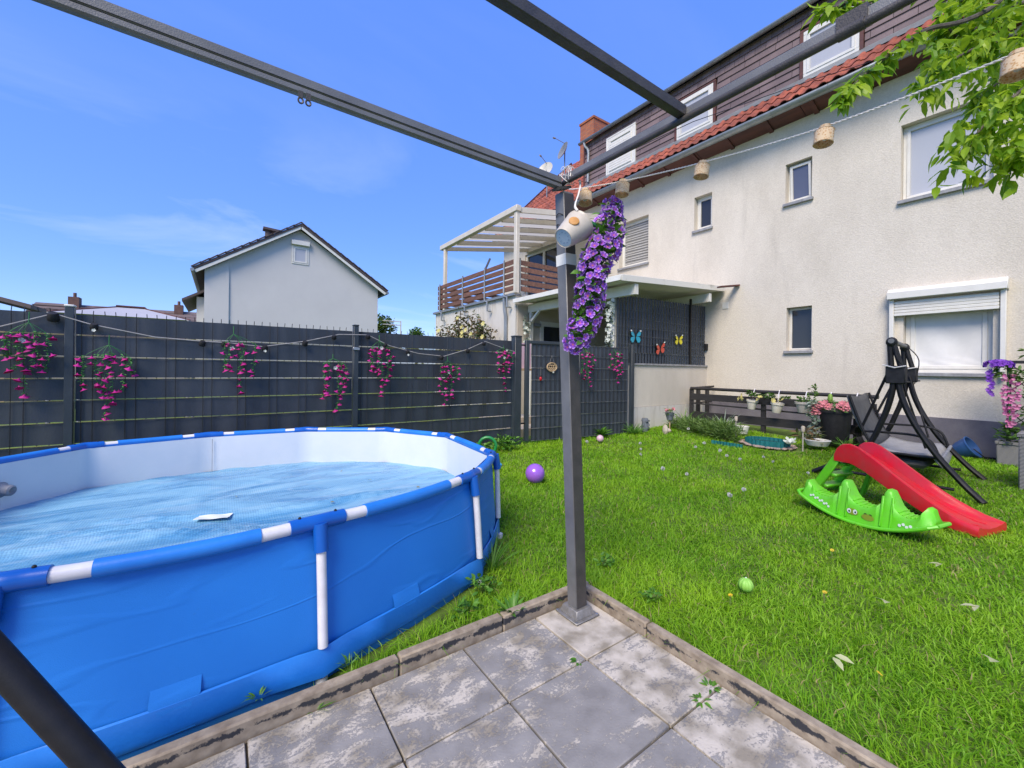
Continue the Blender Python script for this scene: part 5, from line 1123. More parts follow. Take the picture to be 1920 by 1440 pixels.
# ================================================================== BALLS
def ballthing(name, lab, c, r, mat, sc=(1,1,1)):
    t = part(name, MB().ball((0,0,0), r, 28, 16, sc), mat, None, ang=180); t.location = c; tag(t, lab, 'ball'); return t
ballthing('purple_ball', 'shiny purple ball lying in the grass near the pool', (2.78,3.50,.105), .105, mt['purple_ball'])
ballthing('pale_ball', 'small pale pink ball in the grass in front of the gate', (5.25,4.86,.075), .06, mt['pink_ball'])
t = thing('ribbed_ball', 'small lime green ribbed ball in the grass near the kerb', 'ball', (2.36,1.11,.055))
part('shell', MB().grid(lambda u, v: Vector((2.36,1.11,.06)) + Vector((cos(2*pi*u)*sin(pi*v), sin(2*pi*u)*sin(pi*v), cos(pi*v)))*(.036*(1+.05*cos(10*2*pi*u)*sin(pi*v))), 60, 14, True), mt['palelime'], t, ang=180)
part('valve', MB().ball((2.36,1.11,.098), .004, 6, 4), mt['sticker_white'], t)
# toys behind the pool
t = thing('toy_water_wheel', 'green, yellow and light blue plastic garden toy behind the pool corner', 'toy', (2.45,3.62,0))
g_ = G0
hc = P(914,836,5.3); bc = P(903,886,4.85); bc.z = .02
part('hoop', MB().tube([hc + rt*.11*cos(a/14*pi*2) + up*.11*sin(a/14*pi*2) for a in range(15)], .02, 8), mt['toygreen'], t)
part('basin', MB().lathe([(.001,.0),(.08,.0),(.115,.20),(.105,.20),(.075,.02),(.001,.02)], 18, bc), mt['toyyellow'], t)
part('scoop', MB().tube(cr([P(922,850,4.4), P(930,862,4.38), P(936,876,4.36)], 4), [.018]*3+[.03]*4+[.04,.03], 10), mt['toyblue'], t)
# ================================================================== RAILING by the basement steps
RX = 8.12; rg = thing('stair_railing', 'low black timber railing round the basement steps at the house wall', 'railing', (RX, 3.4, .1))
def rbar(a, b, w, h, nm='rail', m_='wood_dark'): return part(nm, MB().bar(a, b, w, h), mt[m_], rg, bevel=.004)
part('handrail', MB().tube([(RX,4.98,.875),(RX,3.5,.872),(RX,1.93,.872)], .03, 10), mt['wood_dark'], rg)
rbar((RX,4.98,.70), (RX,1.95,.70), .025, .135, 'wide_board'); rbar((RX,4.98,.565), (RX,2.0,.525), .02, .03, 'thin_rail'); rbar((RX,4.98,.32), (RX,2.0,.345), .025, .15, 'wide_board')
for y in (4.98, 3.56, 2.2): rbar((RX+.03,y,.05), (RX+.03,y,.86), .055, .075, 'railing_post')
part('end_rail', MB().tube([(RX,4.98,.875),(9.0,4.98,.90)], .022, 8), mt['wood_dark'], rg)
for x in (8.4, 8.75): rbar((x,4.98,.05), (x,4.98,.86), .06, .07, 'railing_post')
rbar((RX+.04,4.99,.55), (8.95,4.99,.57), .02, .03, 'thin_rail')
# hanging pots on the railing
random.seed(41)
def pot(y, r, h, zt, mat, lab, plant, tilt=0):
    c = Vector((RX-.06-r*.75, y, zt-h)); t = thing('hanging_pot', lab, 'plant pot', tuple(c), 'flower pots hung on the railing')
    q_ = Euler((tilt, 0, 0)).to_matrix()
    part('pot', MB().lathe([(.001,.0),(r*.62,0),(r*.66,.01),(r*.93,h*.8),(r*1.04,h*.8),(r*1.06,h),(r*.97,h),(r*.9,h*.85),(.001,h*.85)], 18, c, q_), mt[mat], t)
    part('hook', MB().tube(cr([c+Vector((r*.7,0,h)), c+Vector((r*.75,0,h+.10)), (RX-.0,y,.915), (RX+.03,y,.88)], 4), .008, 5), mt['whitetube'], t)
    tp = c+Vector((0,0,h))
    if plant == 'twig':
        st = MB(); lf = MB(); rnd = []
        for k in range(7):
            e = tp + Vector((random.uniform(-.1,.05), random.uniform(-.28,.28), random.uniform(.05,.18))); pth = cr([tp, lerp(tp,e,.5)+Vector((0,0,.05)), e], 4); st.tube(pth, .004, 4)
            for p in pth[3:]:
                for _ in range(4): leafset(lf, rnd, p, rdir(-.5,.8), .045, .025, random.uniform(-1,1))
        part('twigs', st, mt['bark'], t); setrnd(part('leaves', lf, mt['leafmid'], t, smooth=False), rnd)
        for k in range(4): inst('blossom', CF, t, tp+Vector((-.08, random.uniform(-.26,.26), random.uniform(.0,.1))), rdir(0,1).to_track_quat('Z','Y'), random.uniform(.9,1.3))
    elif plant == 'low':
        foliage('leaves', t, mt['leafmid'], [(tp+Vector((0,0,.02)), (r*.9,r*.9,.05))], 70, .06)
    else:
        foliage('leaves', t, mt['juniper'], [(tp+Vector((0,0,.02)), (r*.9,r*1.0,.04))], 70, .06); part('cactus', MB().ball(tp+Vector((0,-.03,.08)), .035, 10, 8, (1,1,2.6)), mt['lime'] if False else mt['cactus'], t)
mt['cactus'] = M('cactus_green', (.12,.25,.03), (.2,.33,.05), 30, .6)
CF = petalflower('cream_blossom', mt['lightyellow'], 6, .04)
pot(3.70,.095,.17,.72,'potwhite','cream bucket pot hanging farthest left on the black railing','twig',.12)
pot(3.28,.10,.18,.70,'potwhite','cream bucket pot hanging second from left on the black railing','twig',.12)
pot(2.86,.12,.18,.74,'pot','beige plastic pot with sparse twigs, middle of the five on the railing','low')
pot(2.52,.12,.18,.73,'pot','beige plastic pot with upright cactus on the railing','cactus')
pot(2.18,.145,.20,.74,'pot','widest beige pot nearest the swing seat on the railing','low')
# tall black planter with roses and ivy
random.seed(43)
c = Vector((7.78,2.36,.12)); t = thing('tall_planter', 'tall black planter with pink roses and trailing ivy', 'planter', tuple(c))
part('pot', MB().lathe([(.001,0),(.15,0),(.16,.02),(.205,.50),(.22,.50),(.22,.53),(.20,.53),(.19,.47),(.001,.46)], 24, c), mt['blackmat'], t)
RF = petalflower('rose_outer', mt['roseflower'], 7, .06, .5)
rs = [c+Vector((-.13, y, z)) for y, z in ((.22,.55),(.16,.60),(.10,.62),(.04,.58),(-.10,.60),(-.16,.58),(-.20,.61),(.24,.48),(.17,.50),(-.13,.64))]
for p in rs:
    o = inst('rose', RF, t, p, (Vector((-.8,random.uniform(-.3,.3),.5))).to_track_quat('Z','Y'), random.uniform(.9,1.25))
    inst('rose_heart', RF, t, p+Vector((-.015,0,.015)), (Vector((-.8,0,.5))).to_track_quat('Z','X'), .6)
foliage('leaves', t, mt['leafmid'], [(c+Vector((-.05,0,.55)), (.2,.24,.06))], 90, .07)
foliage('ivy', t, mt['ivy'], [(c+Vector((-.15,.24+.03*sin(k*1.3),.62-.085*k)), (.05,.07,.05)) for k in range(8)], 230, .055, .045)
foliage('yellow_vine', t, mt['juniper'], [(c+Vector((-.10,.26+.02*sin(k),.85-.08*k)), (.04,.05,.05)) for k in range(4)], 60, .05, .04)
# coiled hose behind the planter
t = thing('garden_hose', 'coiled black hose on the ground behind the tall planter', 'hose', (7.95,2.0,.12))
hm = MB()
for k in range(4): hm.tube([Vector((7.95+.02*k, 2.0, .30)) + Vector((.05*cos(a), (.17-.015*k)*cos(a/10*pi), (.17-.015*k)*sin(a/10*pi))) for a in range(21)], .014, 6)
part('coil', hm, mt['black'], t)
# ================================================================== POND, plants and ornaments at the house corner
random.seed(47)
pc = Vector((7.05,3.02,.125)); pd = thing('garden_pond', 'small oval garden pond with teal corrugated edging and pebbles', 'pond', tuple(pc))
def ell(a, r=1): return pc + Vector((.24*r*cos(a), .31*r*sin(a), 0))
em = MB(); n = 120
em.v = [tuple(ell(2*pi*k/n, 1+.025*sin(k*pi/2))+Vector((0,0,-.06))) for k in range(n)] + [tuple(ell(2*pi*k/n, 1+.025*sin(k*pi/2))+Vector((0,0,.05))) for k in range(n)]
em.f = [(k, (k+1) % n, n+(k+1) % n, n+k) for k in range(n)]
part('edging', em, mt['teal'], pd)
part('water', MB().add([ell(2*pi*k/40,.97)+Vector((0,0,.0)) for k in range(40)], [tuple(range(40))]), glassmat('pond_water',(.03,.06,.05)), pd)
pb = MB()
for k in range(130):
    a = random.uniform(0, 2*pi); p = ell(a, random.uniform(1.02,1.25))+Vector((0,0,.0)); p.z = gz(p.x,p.y)+.02; pb.ball(p, random.uniform(.014,.032), 6, 4, (1,1.2,.6))
part('pebbles', pb, mt['pebble'], pd)['kind'] = 'stuff'
for nm, x, y, h, lab in (('solar',7.28,3.62,.33,'thin solar garden stake at the far left side of the pond'),('solar',7.1,2.55,.30,'thin solar garden stake at the right side of the pond')):
    t = thing('solar_light', lab, 'garden light', (x,y,.12), 'solar stakes by the pond'); part('stake', MB().tube([(x,y,.05),(x,y,.05+h)], .009, 6), mt['pot'], t); part('head', MB().lathe([(.001,0),(.022,0),(.028,.06),(.02,.08),(.001,.085)], 10, (x,y,.05+h)), mt['stone'], t)
c = Vector((7.5,3.62,.15)); t = thing('white_bowl', 'white flower bowl at the left end of the pond', 'bowl', tuple(c)); part('bowl', MB().lathe([(.001,.0),(.08,0),(.11,.13),(.10,.13),(.07,.02),(.001,.02)], 16, c), mt['white'], t)
c = Vector((7.35,2.45,.14)); t = thing('stone_bowl', 'pale stone bowl with dried leaves right of the pond', 'bowl', tuple(c)); part('bowl', MB().lathe([(.001,0),(.13,0),(.17,.08),(.15,.085),(.11,.03),(.001,.03)], 16, c), mt['white'], t); foliage('dry_leaves', t, mt['rosebush'], [(c+Vector((-.02,.1,.14)), (.12,.16,.08))], 60, .12, .04)
t = thing('water_lily', 'pale pink lotus ornament at the pond edge', 'ornament', (6.95,2.66,.17))
LF = petalflower('lotus', mt['roseflower'] if False else mt['whiteflower'], 8, .09, .7)
inst('petals', LF, t, (6.95,2.66,.17), Euler((0,-.4,0)), 1); inst('inner_petals', LF, t, (6.95,2.66,.185), Euler((0,-.4,.4)), .65)
def bush(lab, blobs, n, l, w, mat='juniper', cat='shrub', name='feathery_shrub', zl=.1, zh=1.0, stem=True):
    c = Vector(blobs[0][0]); t = thing(name, lab, cat, (c.x, c.y, gz(c.x,c.y)))
    if stem:
        st = MB()
        for b in blobs:
            for k in range(4): st.tube([(b[0][0],b[0][1],gz(b[0][0],b[0][1])-.01), Vector(b[0])+rdir(-.2,.8)*.5*b[1][0]], .005, 4)
        part('stems', st, mt['bark'], t)
    foliage('foliage', t, mt[mat], blobs, n, l, w, zl, zh, shell=.3); return t
bush('dense feathery green shrub directly left of the teal pond', [((6.95,3.62,.22),(.26,.30,.16)),((7.1,3.95,.22),(.25,.25,.15))], 1500, .12, .012)
bush('feathery green shrub between the moai head and the pond shrub', [((7.2,4.35,.2),(.25,.28,.14)),((7.35,4.75,.18),(.22,.2,.12))], 1000, .12, .012)
def tuft(lab, c, n, h, name='grass_tuft', mat='weed', w=.012, spread=.7):
    t = thing(name, lab, 'ornamental grass', tuple(c)); mb = MB(); rnd = []
    for k in range(n):
        d = rdir(.3,1.0); d.z = abs(d.z)+.4*(1-spread); leafset(mb, rnd, Vector(c)+Vector((random.uniform(-.05,.05),random.uniform(-.05,.05),0)), d, h*random.uniform(.6,1.1), w, random.uniform(-1,1), .45)
    setrnd(part('blades', mb, mt[mat], t, smooth=False), rnd)
tuft('tall arching grass tuft at the left end of the black railing', (7.75,4.85,.12), 90, .42)
tuft('pale striped grass tuft behind the feathery shrubs', (7.6,4.0,.14), 70, .42, 'striped_grass', 'ivy', .016)
tuft('green tuft growing at the foot of the gate end post', (6.25,4.98,.07), 80, .30)
tuft('small tuft at the base of the tall black planter', (7.6,2.2,.12), 60, .22)
# moai head
c = Vector((6.6,4.98,.08)); t = thing('moai_statue', 'dark grey stone head statue by the gate end post', 'statue', tuple(c))
fdir = Vector((.25,-.97,0)); sdir = Vector((.97,.25,0))
def HP(a, b, z): return c + sdir*a + fdir*b + Vector((0,0,z))
hd = MB(); secs_ = [(.0,.05,.06),(.04,.055,.07),(.08,.062,.075),(.13,.06,.06),(.17,.058,.055),(.20,.062,.068),(.235,.058,.062),(.25,.048,.05)]
for z, a, b in secs_:
    for k in range(14): an_ = 2*pi*k/14; hd.v.append(tuple(HP(a*cos(an_), b*sin(an_), z)))
hd.f = [(i*14+k, i*14+(k+1) % 14, (i+1)*14+(k+1) % 14, (i+1)*14+k) for i in range(len(secs_)-1) for k in range(14)] + [tuple(range(7*14, 8*14))]
hd.add([HP(-.012,.05,.185),HP(.012,.05,.185),HP(.024,.055,.11),HP(-.024,.055,.11),HP(-.008,.066,.18),HP(.008,.066,.18),HP(.016,.098,.115),HP(-.016,.098,.115)], BF)
hd.bar(HP(-.055,.06,.2), HP(.055,.06,.2), .03, .022).bar(HP(-.03,.068,.08), HP(.03,.068,.08), .022, .01).bar(HP(-.03,.07,.062), HP(.03,.07,.062), .02, .012)
for s_ in (-1,1): hd.bar(HP(s_*.062,-.0,.10), HP(s_*.062,0,.19), .03, .014, sdir)
part('head', hd, mt['statue'], t, ang=50)
# flower stake bucket and stones
c = Vector((7.0,4.72,.1)); t = thing('flower_stake', 'little tin of pink and yellow flowers on a wooden stake', 'plant', tuple(c)); part('stake', MB().tube([c, c+Vector((0,0,.2))], .012, 6), mt['wood_pale'], t); part('tin', MB().lathe([(.001,.2),(.05,.2),(.085,.34),(.08,.34),(.001,.3)], 12, c), mt['statue'], t)
for k in range(7): inst('blossom', RF if k % 3 else CF, t, c+Vector((random.uniform(-.07,.07),random.uniform(-.09,.09),.36+random.uniform(0,.06))), rdir(.2,1).to_track_quat('Z','Y'), .6)
foliage('leaves', t, mt['leafmid'], [(c+Vector((0,0,.33)), (.1,.1,.06))], 50, .06)
c = Vector((6.72,4.62,.08)); t = thing('standing_stone', 'pale upright stone between the stone head and the flower stake', 'stone', tuple(c)); part('rock', MB().ball(c+Vector((0,0,.06)), .07, 10, 7, (.6,.8,1.5)), mt['stone'], t); part('small_rock', MB().ball(c+Vector((.16,.06,.03)), .06, 9, 6, (1,1.2,.8)), mt['stone'], t)
t = thing('edging_strip', 'short blue corrugated edging strip in front of the feathery shrub', 'edging', (6.55,3.45,.08)); em = MB(); n = 40
em.v = [(6.55+.012*sin(k*1.57), 3.15+.5*k/n, .04) for k in range(n+1)] + [(6.55+.012*sin(k*1.57), 3.15+.5*k/n, .115) for k in range(n+1)]; em.f = [(k, k+1, n+k+2, n+k+1) for k in range(n)]
part('strip', em, mt['teal'], t)
# ================================================================== RIGHT EDGE: trellis, rattan planters, tub
random.seed(53)
def planterbox(x0, x1, y0, y1, z0, z1, lab):
    t = thing('rattan_planter', lab, 'planter', ((x0+x1)/2,(y0+y1)/2,z0), 'grey rattan planters'); part('box', MB().box((x0,y0,z0),(x1,y1,z1)), mt['rattan'], t, bevel=.012)
    for a_, b_ in (((x0-.012,y0-.012),(x1+.012,y0+.02)),((x0-.0121,y1-.02),(x1+.0121,y1+.012)),((x0-.0122,y0+.0201),(x0+.02,y1-.0201)),((x1-.02,y0+.0202),(x1+.0122,y1-.0202))): part('rim_board', MB().box((*a_,z1-.03),(*b_,z1+.006)), mt['rattan'], t, bevel=.004)
    part('soil', MB().box((x0+.02,y0+.02,z1-.06),(x1-.02,y1-.02,z1-.035)), mt['soil'], t); return t
p1 = planterbox(8.45,8.75,.30,.80,.02,.345,'lower grey rattan planter by the house plinth under the trellis')
foliage('leaves', p1, mt['leafmid'], [((8.5,.70,.44),(.10,.12,.12)),((8.55,.5,.42),(.1,.1,.1))], 130, .08)
planterbox(6.9,7.3,-.1,.50,.0,.605,'tall grey rattan planter cut off at the right edge')
t = thing('trellis', 'dark diagonal lattice trellis above the rattan planter', 'trellis', (8.62,.5,.34))
TX = 8.62
for y in (.71, .02): part('trellis_post', MB().box((TX-.02,y-.02,.3),(TX+.02,y+.02,1.42)), mt['wood_dark'], t)
part('top_bar', MB().box((TX-.021,.04,1.38),(TX+.019,.69,1.42)), mt['wood_dark'], t)
for k in range(9):
    for sgn, xo in ((1,-.008),(-1,.008)):
        z0 = .42+.16*k-.35; a = (.04, z0 if sgn > 0 else z0+.65); b = (.69, z0+.65 if sgn > 0 else z0)
        pts = []
        (y0,za),(y1,zb_) = a, b
        def clip(ya, za, yb, zb):
            lo_, hi_ = .40, 1.375
            if za > zb: ya, za, yb, zb = yb, zb, ya, za
            if zb < lo_ or za > hi_: return None
            if za < lo_: f = (lo_-za)/(zb-za); ya, za = lerp(ya,yb,f), lo_
            if zb > hi_: f = (hi_-za)/(zb-za); yb, zb = lerp(ya,yb,f), hi_
            return (ya,za,yb,zb)
        r_ = clip(y0,za,y1,zb_)
        if r_ and abs(r_[1]-r_[3]) > .05: part('lattice_slat', MB().bar((TX+xo,r_[0],r_[1]), (TX+xo,r_[2],r_[3]), .012, .022, (1,0,0)), mt['wood_dark'], t)
PF = petalflower('cascade_blossom', mt['pinkcascade'], 5, .021, .4); VF = petalflower('violet_small', mt['violet'], 6, .035, .3)
t = thing('pink_cascade', 'cascade of pink artificial blossoms hanging on the trellis', 'garland', (8.5,.70,.7))
part('stems', MB().tube([(8.55,.72,1.28),(8.5,.70,1.0),(8.5,.69,.62)], .008, 5), mt['green_stem'], t)
for k in range(130):
    z = random.uniform(.55,1.25); w = .03+.05*sstep(.5,.9,z); inst('blossom', PF, t, (8.50+random.uniform(-.05,.04), .70+random.uniform(-w,w)-.02, z), (Vector((-1,random.uniform(-.6,.6),random.uniform(-.8,.3)))).to_track_quat('Z','Y'), random.uniform(.7,1.2))
t = thing('violet_bunch', 'bunch of violet artificial flowers on top of the trellis post', 'flowers', (8.5,.76,1.25))
foliage('leaves', t, mt['leafmid'], [((8.52,.75,1.27),(.07,.09,.07)),((8.5,.62,1.22),(.07,.1,.08))], 110, .07)
for k in range(70):
    d = rdir(-.2,1); p = Vector((8.5,.79,1.36)) + Vector((d.x*.09,d.y*.13,d.z*.06)); inst('blossom', VF, t, p, d.to_track_quat('Z','Y'), random.uniform(.7,1.1))
for k in range(14): inst('blossom', VF, t, (8.47,.86+random.uniform(-.03,.03),1.28-.025*k), Vector((-1,.3,.1)).to_track_quat('Z','Y'), random.uniform(.6,.9))
t = thing('climbing_plant', 'green climbing plant with pale blossoms on the lattice at the right edge', 'plant', (8.55,.4,.35))
foliage('leaves', t, mt['juniper'], [((8.55,.45,1.0),(.08,.18,.12)),((8.55,.42,.72),(.08,.2,.16)),((8.55,.5,.5),(.08,.18,.1)),((8.56,.42,1.52),(.06,.22,.08))], 260, .09, .035)
part('stems', MB().tube([(8.56,.45,.33),(8.56,.4,.8),(8.57,.35,1.3),(8.57,.5,1.58)], .008, 5), mt['bark'], t)
c = Vector((8.74,1.02,.03)); t = thing('blue_tub', 'dark blue plastic tub lying tipped against the plinth', 'tub', tuple(c)); q_ = Euler((radians(58), radians(-14), radians(0))).to_matrix()
part('tub', MB().lathe([(.001,0),(.10,0),(.115,.02),(.15,.17),(.158,.17),(.158,.182),(.145,.182),(.105,.02),(.001,.015)], 22, c+Vector((0,.17,.085)), q_), mt['blueTub'], t)
part('handle', MB().tube([c+Vector((-.12,.0,.16)), c+Vector((-.16,-.05,.12)), c+Vector((-.12,-.1,.06))], .008, 6), mt['blackmat'], t)
part('pipe', MB().tube([(8.9,.98,.05),(8.92,.6,.05)], .016, 6), mt['black'], thing('ground_pipe','short black pipe lying along the plinth beside the tub','pipe',(8.9,.8,.05)))
# ================================================================== NEAR TREE (its trunk stands right of the frame)
random.seed(61)
TB = Vector((4.1,-1.35,0)); tr = thing('cherry_tree', 'fresh green tree whose leafy branches hang into the upper right corner', 'tree', tuple(TB))
part('trunk', MB().tube(cr([TB-Vector((0,0,.1)), TB+Vector((.03,.02,.8)), TB+Vector((-.02,.1,1.7)), TB+Vector((-.1,.25,2.6)), TB+Vector((-.2,.4,3.6))], 5), [.13-.09*k/20 for k in range(21)], 12), mt['bark'], tr)
br_ = MB(); tips = []
def branch(pts, r0, leafy=.35):
    c = cr(pts, 7); br_.tube(c, [lerp(r0, .004, k/(len(c)-1)) for k in range(len(c))], 7)
    tips.append((c, leafy))
T1 = TB+Vector((-.08,.22,2.4)); T2 = TB+Vector((-.14,.3,3.0))
branch([T2, P(2050,-120,2.5), P(1850,20,2.2), P(1740,55,2.1), P(1690,85,2.05), P(1640,125,2.0), P(1600,160,1.95), P(1575,188,1.92)], .016, .45)
branch([T2, P(2050,-160,2.4), P(1850,-60,2.1), P(1720,-25,2.0), P(1620,5,1.95), P(1545,15,1.9)], .016, .4)
branch([T1, P(2080,60,2.6), P(1950,60,2.3), P(1860,80,2.2), P(1790,110,2.15), P(1745,150,2.1)], .016, .2)
branch([T1, P(2080,150,2.5), P(1960,150,2.2), P(1890,190,2.1), P(1840,240,2.05), P(1812,290,2.0)], .016, .2)
branch([T1, P(2100,230,2.3), P(1990,230,2.1), P(1930,270,2.0), P(1885,305,1.98)], .016, .2)
branch([T2, P(2060,-40,2.6), P(1930,0,2.4), P(1850,40,2.35), P(1800,70,2.3), P(1770,40,2.3)], .016, .15)
branch([T1, P(2090,100,2.9), P(1960,110,2.7), P(1880,150,2.6), P(1830,190,2.55)], .016, .2)
branch([T2, P(2060,-90,2.9), P(1930,-30,2.75), P(1850,-10,2.7), P(1770,10,2.6)], .016, .2)
branch([T2, TB+Vector((.4,.1,3.4)), TB+Vector((1.0,-.1,3.7))], .016, .3); branch([T2, TB+Vector((.1,-.6,3.5)), TB+Vector((.2,-1.2,3.8))], .016, .3); branch([T1, TB+Vector((.5,-.4,2.9)), TB+Vector((1.0,-.8,3.2))], .016, .3)
def leafmesh(k):
    mb = MB(); rnd = []; leafset(mb, rnd, (0,0,0), (1,0,0), 1.0, .42, 0, (.10,.28,.45)[k]); mb.v = [(x, y, z+(.03*sin(x*9+k) if abs(y) > .05 else 0)) for x, y, z in mb.v]; return mb.mesh('leaf', mt['treeleaf'])
LM = [leafmesh(k) for k in range(3)]; lc = 0; rest = MB(); rrn = []
def onscreen(p):
    d = p-Vector((0,0,CAMH)); z = d.dot(fw)
    if z < .3: return False
    return -40 < 960+FPX*d.dot(ir)/z < 1960 and -40 < 693-FPX*d.dot(iu)/z < 700
cand = []
for bi, (c, lo_) in enumerate(tips):
    for i in range(int(len(c)*lo_), len(c)):
        for tw in range(4 if bi in (0,1) else 9):
            if bi in (0, 1) and random.random() < (.42 if i < len(c)*.8 else .15): continue
            base = c[i] + rdir()*random.uniform(0, .03 if bi in (0,1) else .16)
            for _ in range(2):
                d = rdir(-.9,.35) + (c[-1]-c[max(0,i-3)]).normalized()*.5 + Vector((0,0,-.25)); cand.append((base + rdir()*.012, d, random.uniform(.05,.095)))
random.shuffle(cand)
for p, d, l in cand:
    if lc < 299 and onscreen(p):
        x = d.normalized(); y = x.cross(Vector((0,0,1))).normalized(); y = Quaternion(x, random.uniform(-.9,.9)) @ y; z = x.cross(y)
        inst('leaf', random.choice(LM), tr, p, Matrix((x,y,z)).transposed().to_quaternion(), l); lc += 1
    else: leafset(rest, rrn, p, d, l, l*.42, random.uniform(-.9,.9), .3)
part('limbs', br_, mt['bark'], tr)
for k in range(500): leafset(rest, rrn, TB+Vector((.5,-.6,3.4))+Vector((rdir().x*1.0,rdir().y*1.0,rdir().z*.6)), rdir(-.8,.4), .09, .04, random.uniform(-1,1), .3)
setrnd(part('foliage', rest, mt['treeleaf_a'], tr, smooth=False), rrn)['kind'] = 'stuff'
t = thing('overhead_cable', 'thin dark cable running up through the tree at upper right', 'cable', tuple(P(1520,151,2.6))); part('wire', MB().tube([P(1080,330,2.4), P(1300,228,2.5), P(1520,151,2.6), P(1623,119,2.65), P(1749,66,2.7), P(1887,0,2.8), P(2080,-100,2.9)], .0022, 4), mt['black'], t)
# ================================================================== BEYOND THE FENCE
random.seed(67)
GY = 24.0; fh = thing('gable_house', 'pale grey gabled house with one small attic window beyond the fence', 'house', (3.3, GY, 0))
gx0, gx1, gxa = -.66, 7.36, 3.31
part('wall', MB().add([(gx0,GY,0),(gx1,GY,0),(gx1,GY,5.75),(gxa,GY,8.33),(gx0,GY,5.75),(gx0,GY+9,0),(gx1,GY+9,0),(gx1,GY+9,5.75),(gxa,GY+9,8.33),(gx0,GY+9,5.75)], [(0,1,2,3,4),(5,9,8,7,6),(0,4,9,5),(1,6,7,2)]), mt['gable'], fh)
part('wall_offset', MB().add([(gx0+.001,GY-.06,0),(.28,GY-.06,0),(.28,GY-.06,6.28),(gx0+.001,GY-.06,5.7),(.28,GY-.001,0),(.28,GY-.001,6.28)], [(0,1,2,3),(1,4,5,2)]), mt['gable'], fh)
for sgn, ex, nm in ((-1,-1.10,'l'),(1,7.80,'r')):
    ez = 8.42-abs(ex-gxa)*.645
    rf = part('roof_slope', MB().add([(gxa,GY-.35,8.46),(ex,GY-.35,ez),(ex,GY+9.3,ez),(gxa,GY+9.3,8.46),(gxa,GY-.35,8.58),(ex,GY-.35,ez+.12),(ex,GY+9.3,ez+.12),(gxa,GY+9.3,8.58)], BF), mt['roofdark'], fh)
    part('barge_board', MB().bar((gxa,GY-.30,8.39), (ex+.1*-sgn,GY-.30,ez-.05), .05, .13), mt['white'], rf)
    part('gutter', MB().tube([(ex,GY-.4,ez+.0),(ex,GY+9.3,ez+.0)], .08, 8), mt['zinc'], rf)
    n = 14
    for k in range(n):
        f0, f1 = k/n, (k+1)/n
        part('verge_tile', MB().bar((lerp(gxa,ex,f0),GY-.33,lerp(8.60,ez+.14,f0)+.05), (lerp(gxa,ex,f1+.01),GY-.33,lerp(8.60,ez+.14,f1+.01)+.02), .12, .045), mt['roofdark'], rf)
gw = part('attic_window', MB().box((2.93,GY-.03,6.55),(3.73,GY-.002,6.62)).box((2.93,GY-.03,7.42),(3.73,GY-.002,7.5)).box((2.93,GY-.03,6.621),(3.01,GY-.002,7.419)).box((3.65,GY-.03,6.621),(3.73,GY-.002,7.419)), mt['pvc'], fh, bevel=.01)
part('pane', MB().box((3.011,GY-.02,6.621),(3.649,GY-.005,7.419)), mt['glasspale'], gw); part('sash', MB().box((3.02,GY-.045,6.63),(3.09,GY-.022,7.41)).box((3.57,GY-.045,6.63),(3.64,GY-.022,7.41)).box((3.091,GY-.044,6.63),(3.569,GY-.022,6.70)).box((3.091,GY-.044,7.34),(3.569,GY-.022,7.41)), mt['pvc'], gw)
part('shutter_box', MB().box((2.9,GY-.18,7.51),(3.76,GY-.003,7.75)), mt['pvc'], gw, bevel=.02)
part('ridge_flue', MB().tube([(2.0,GY+1.5,7.7),(2.0,GY+1.5,8.42)], .16, 10).bar((1.75,GY+1.5,8.5),(2.6,GY+1.5,8.45),.5,.12), mt['roofdark'], fh)
part('roof_dish', MB().ball((6.0,GY+1.2,7.05), .36, 12, 8, (.9,.4,1)), mt['roofdark'], fh)
part('side_wing', MB().box((-1.0,GY+1.5,0),(gx0-.002,GY+6,4.6)), mt['gable'], fh); part('wing_roof', MB().add([(-1.55,GY+1.2,4.3),(gx0,GY+1.2,4.85),(gx0,GY+6.3,4.85),(-1.55,GY+6.3,4.3),(-1.55,GY+1.2,4.42),(gx0,GY+1.2,4.97),(gx0,GY+6.3,4.97),(-1.55,GY+6.3,4.42)], BF), mt['roofdark'], fh)
rw = thing('row_house', 'long low house with brown tiled roof and two chimneys beyond the fence', 'house', (-6, 45, 0))
part('wall', MB().box((-11.4,42,0),(1.0,50,3.3)), mt['beige'], rw)
rr2 = part('roof', MB().add([(-11.8,41.4,3.2),(1.2,41.4,3.2),(1.2,46,5.95),(-11.4,46,5.85),(1.2,50.6,3.2),(-11.8,50.6,3.2)], [(0,1,2,3),(3,2,4,5),(0,3,5),(1,4,2)]), mt['rooffar'], rw, smooth=False)
for k in range(9): z = 3.3+.29*k; y = 41.4+(z-3.2)/2.7*4.6; part('tile_course', MB().bar((-11.7+.03*k,y-.03,z),(1.2,y-.03,z),.10,.06), mt['rooffar'], rr2)
for x in (-9.3,-3.0): chm = part('chimney', MB().box((x-.3,45.4,5.3),(x+.3,46.2,6.4)), mt['darkbrick'], rr2); part('flue_pot', MB().tube([(x,45.8,6.4),(x,45.8,6.75)], .1, 8), mt['darkbrick'], chm)
sd_ = thing('shed', 'dark low shed roof at the far left above the fence', 'shed', (-6, 16, 0))
part('wall', MB().box((-8.2,15.5,0),(-4.35,19,2.5)), mt['wood_pale'], sd_); part('roof', MB().add([(-8.5,15.2,3.9),(-3.85,15.2,2.58),(-3.85,19.3,2.58),(-8.5,19.3,3.9),(-8.5,15.2,4.0),(-3.85,15.2,2.68),(-3.85,19.3,2.68),(-8.5,19.3,4.0)], BF), mt['rooffar'], sd_)
te = thing('garden_marquee', 'pale grey peaked canvas canopy just above the fence', 'canopy', (-1.45,11,0))
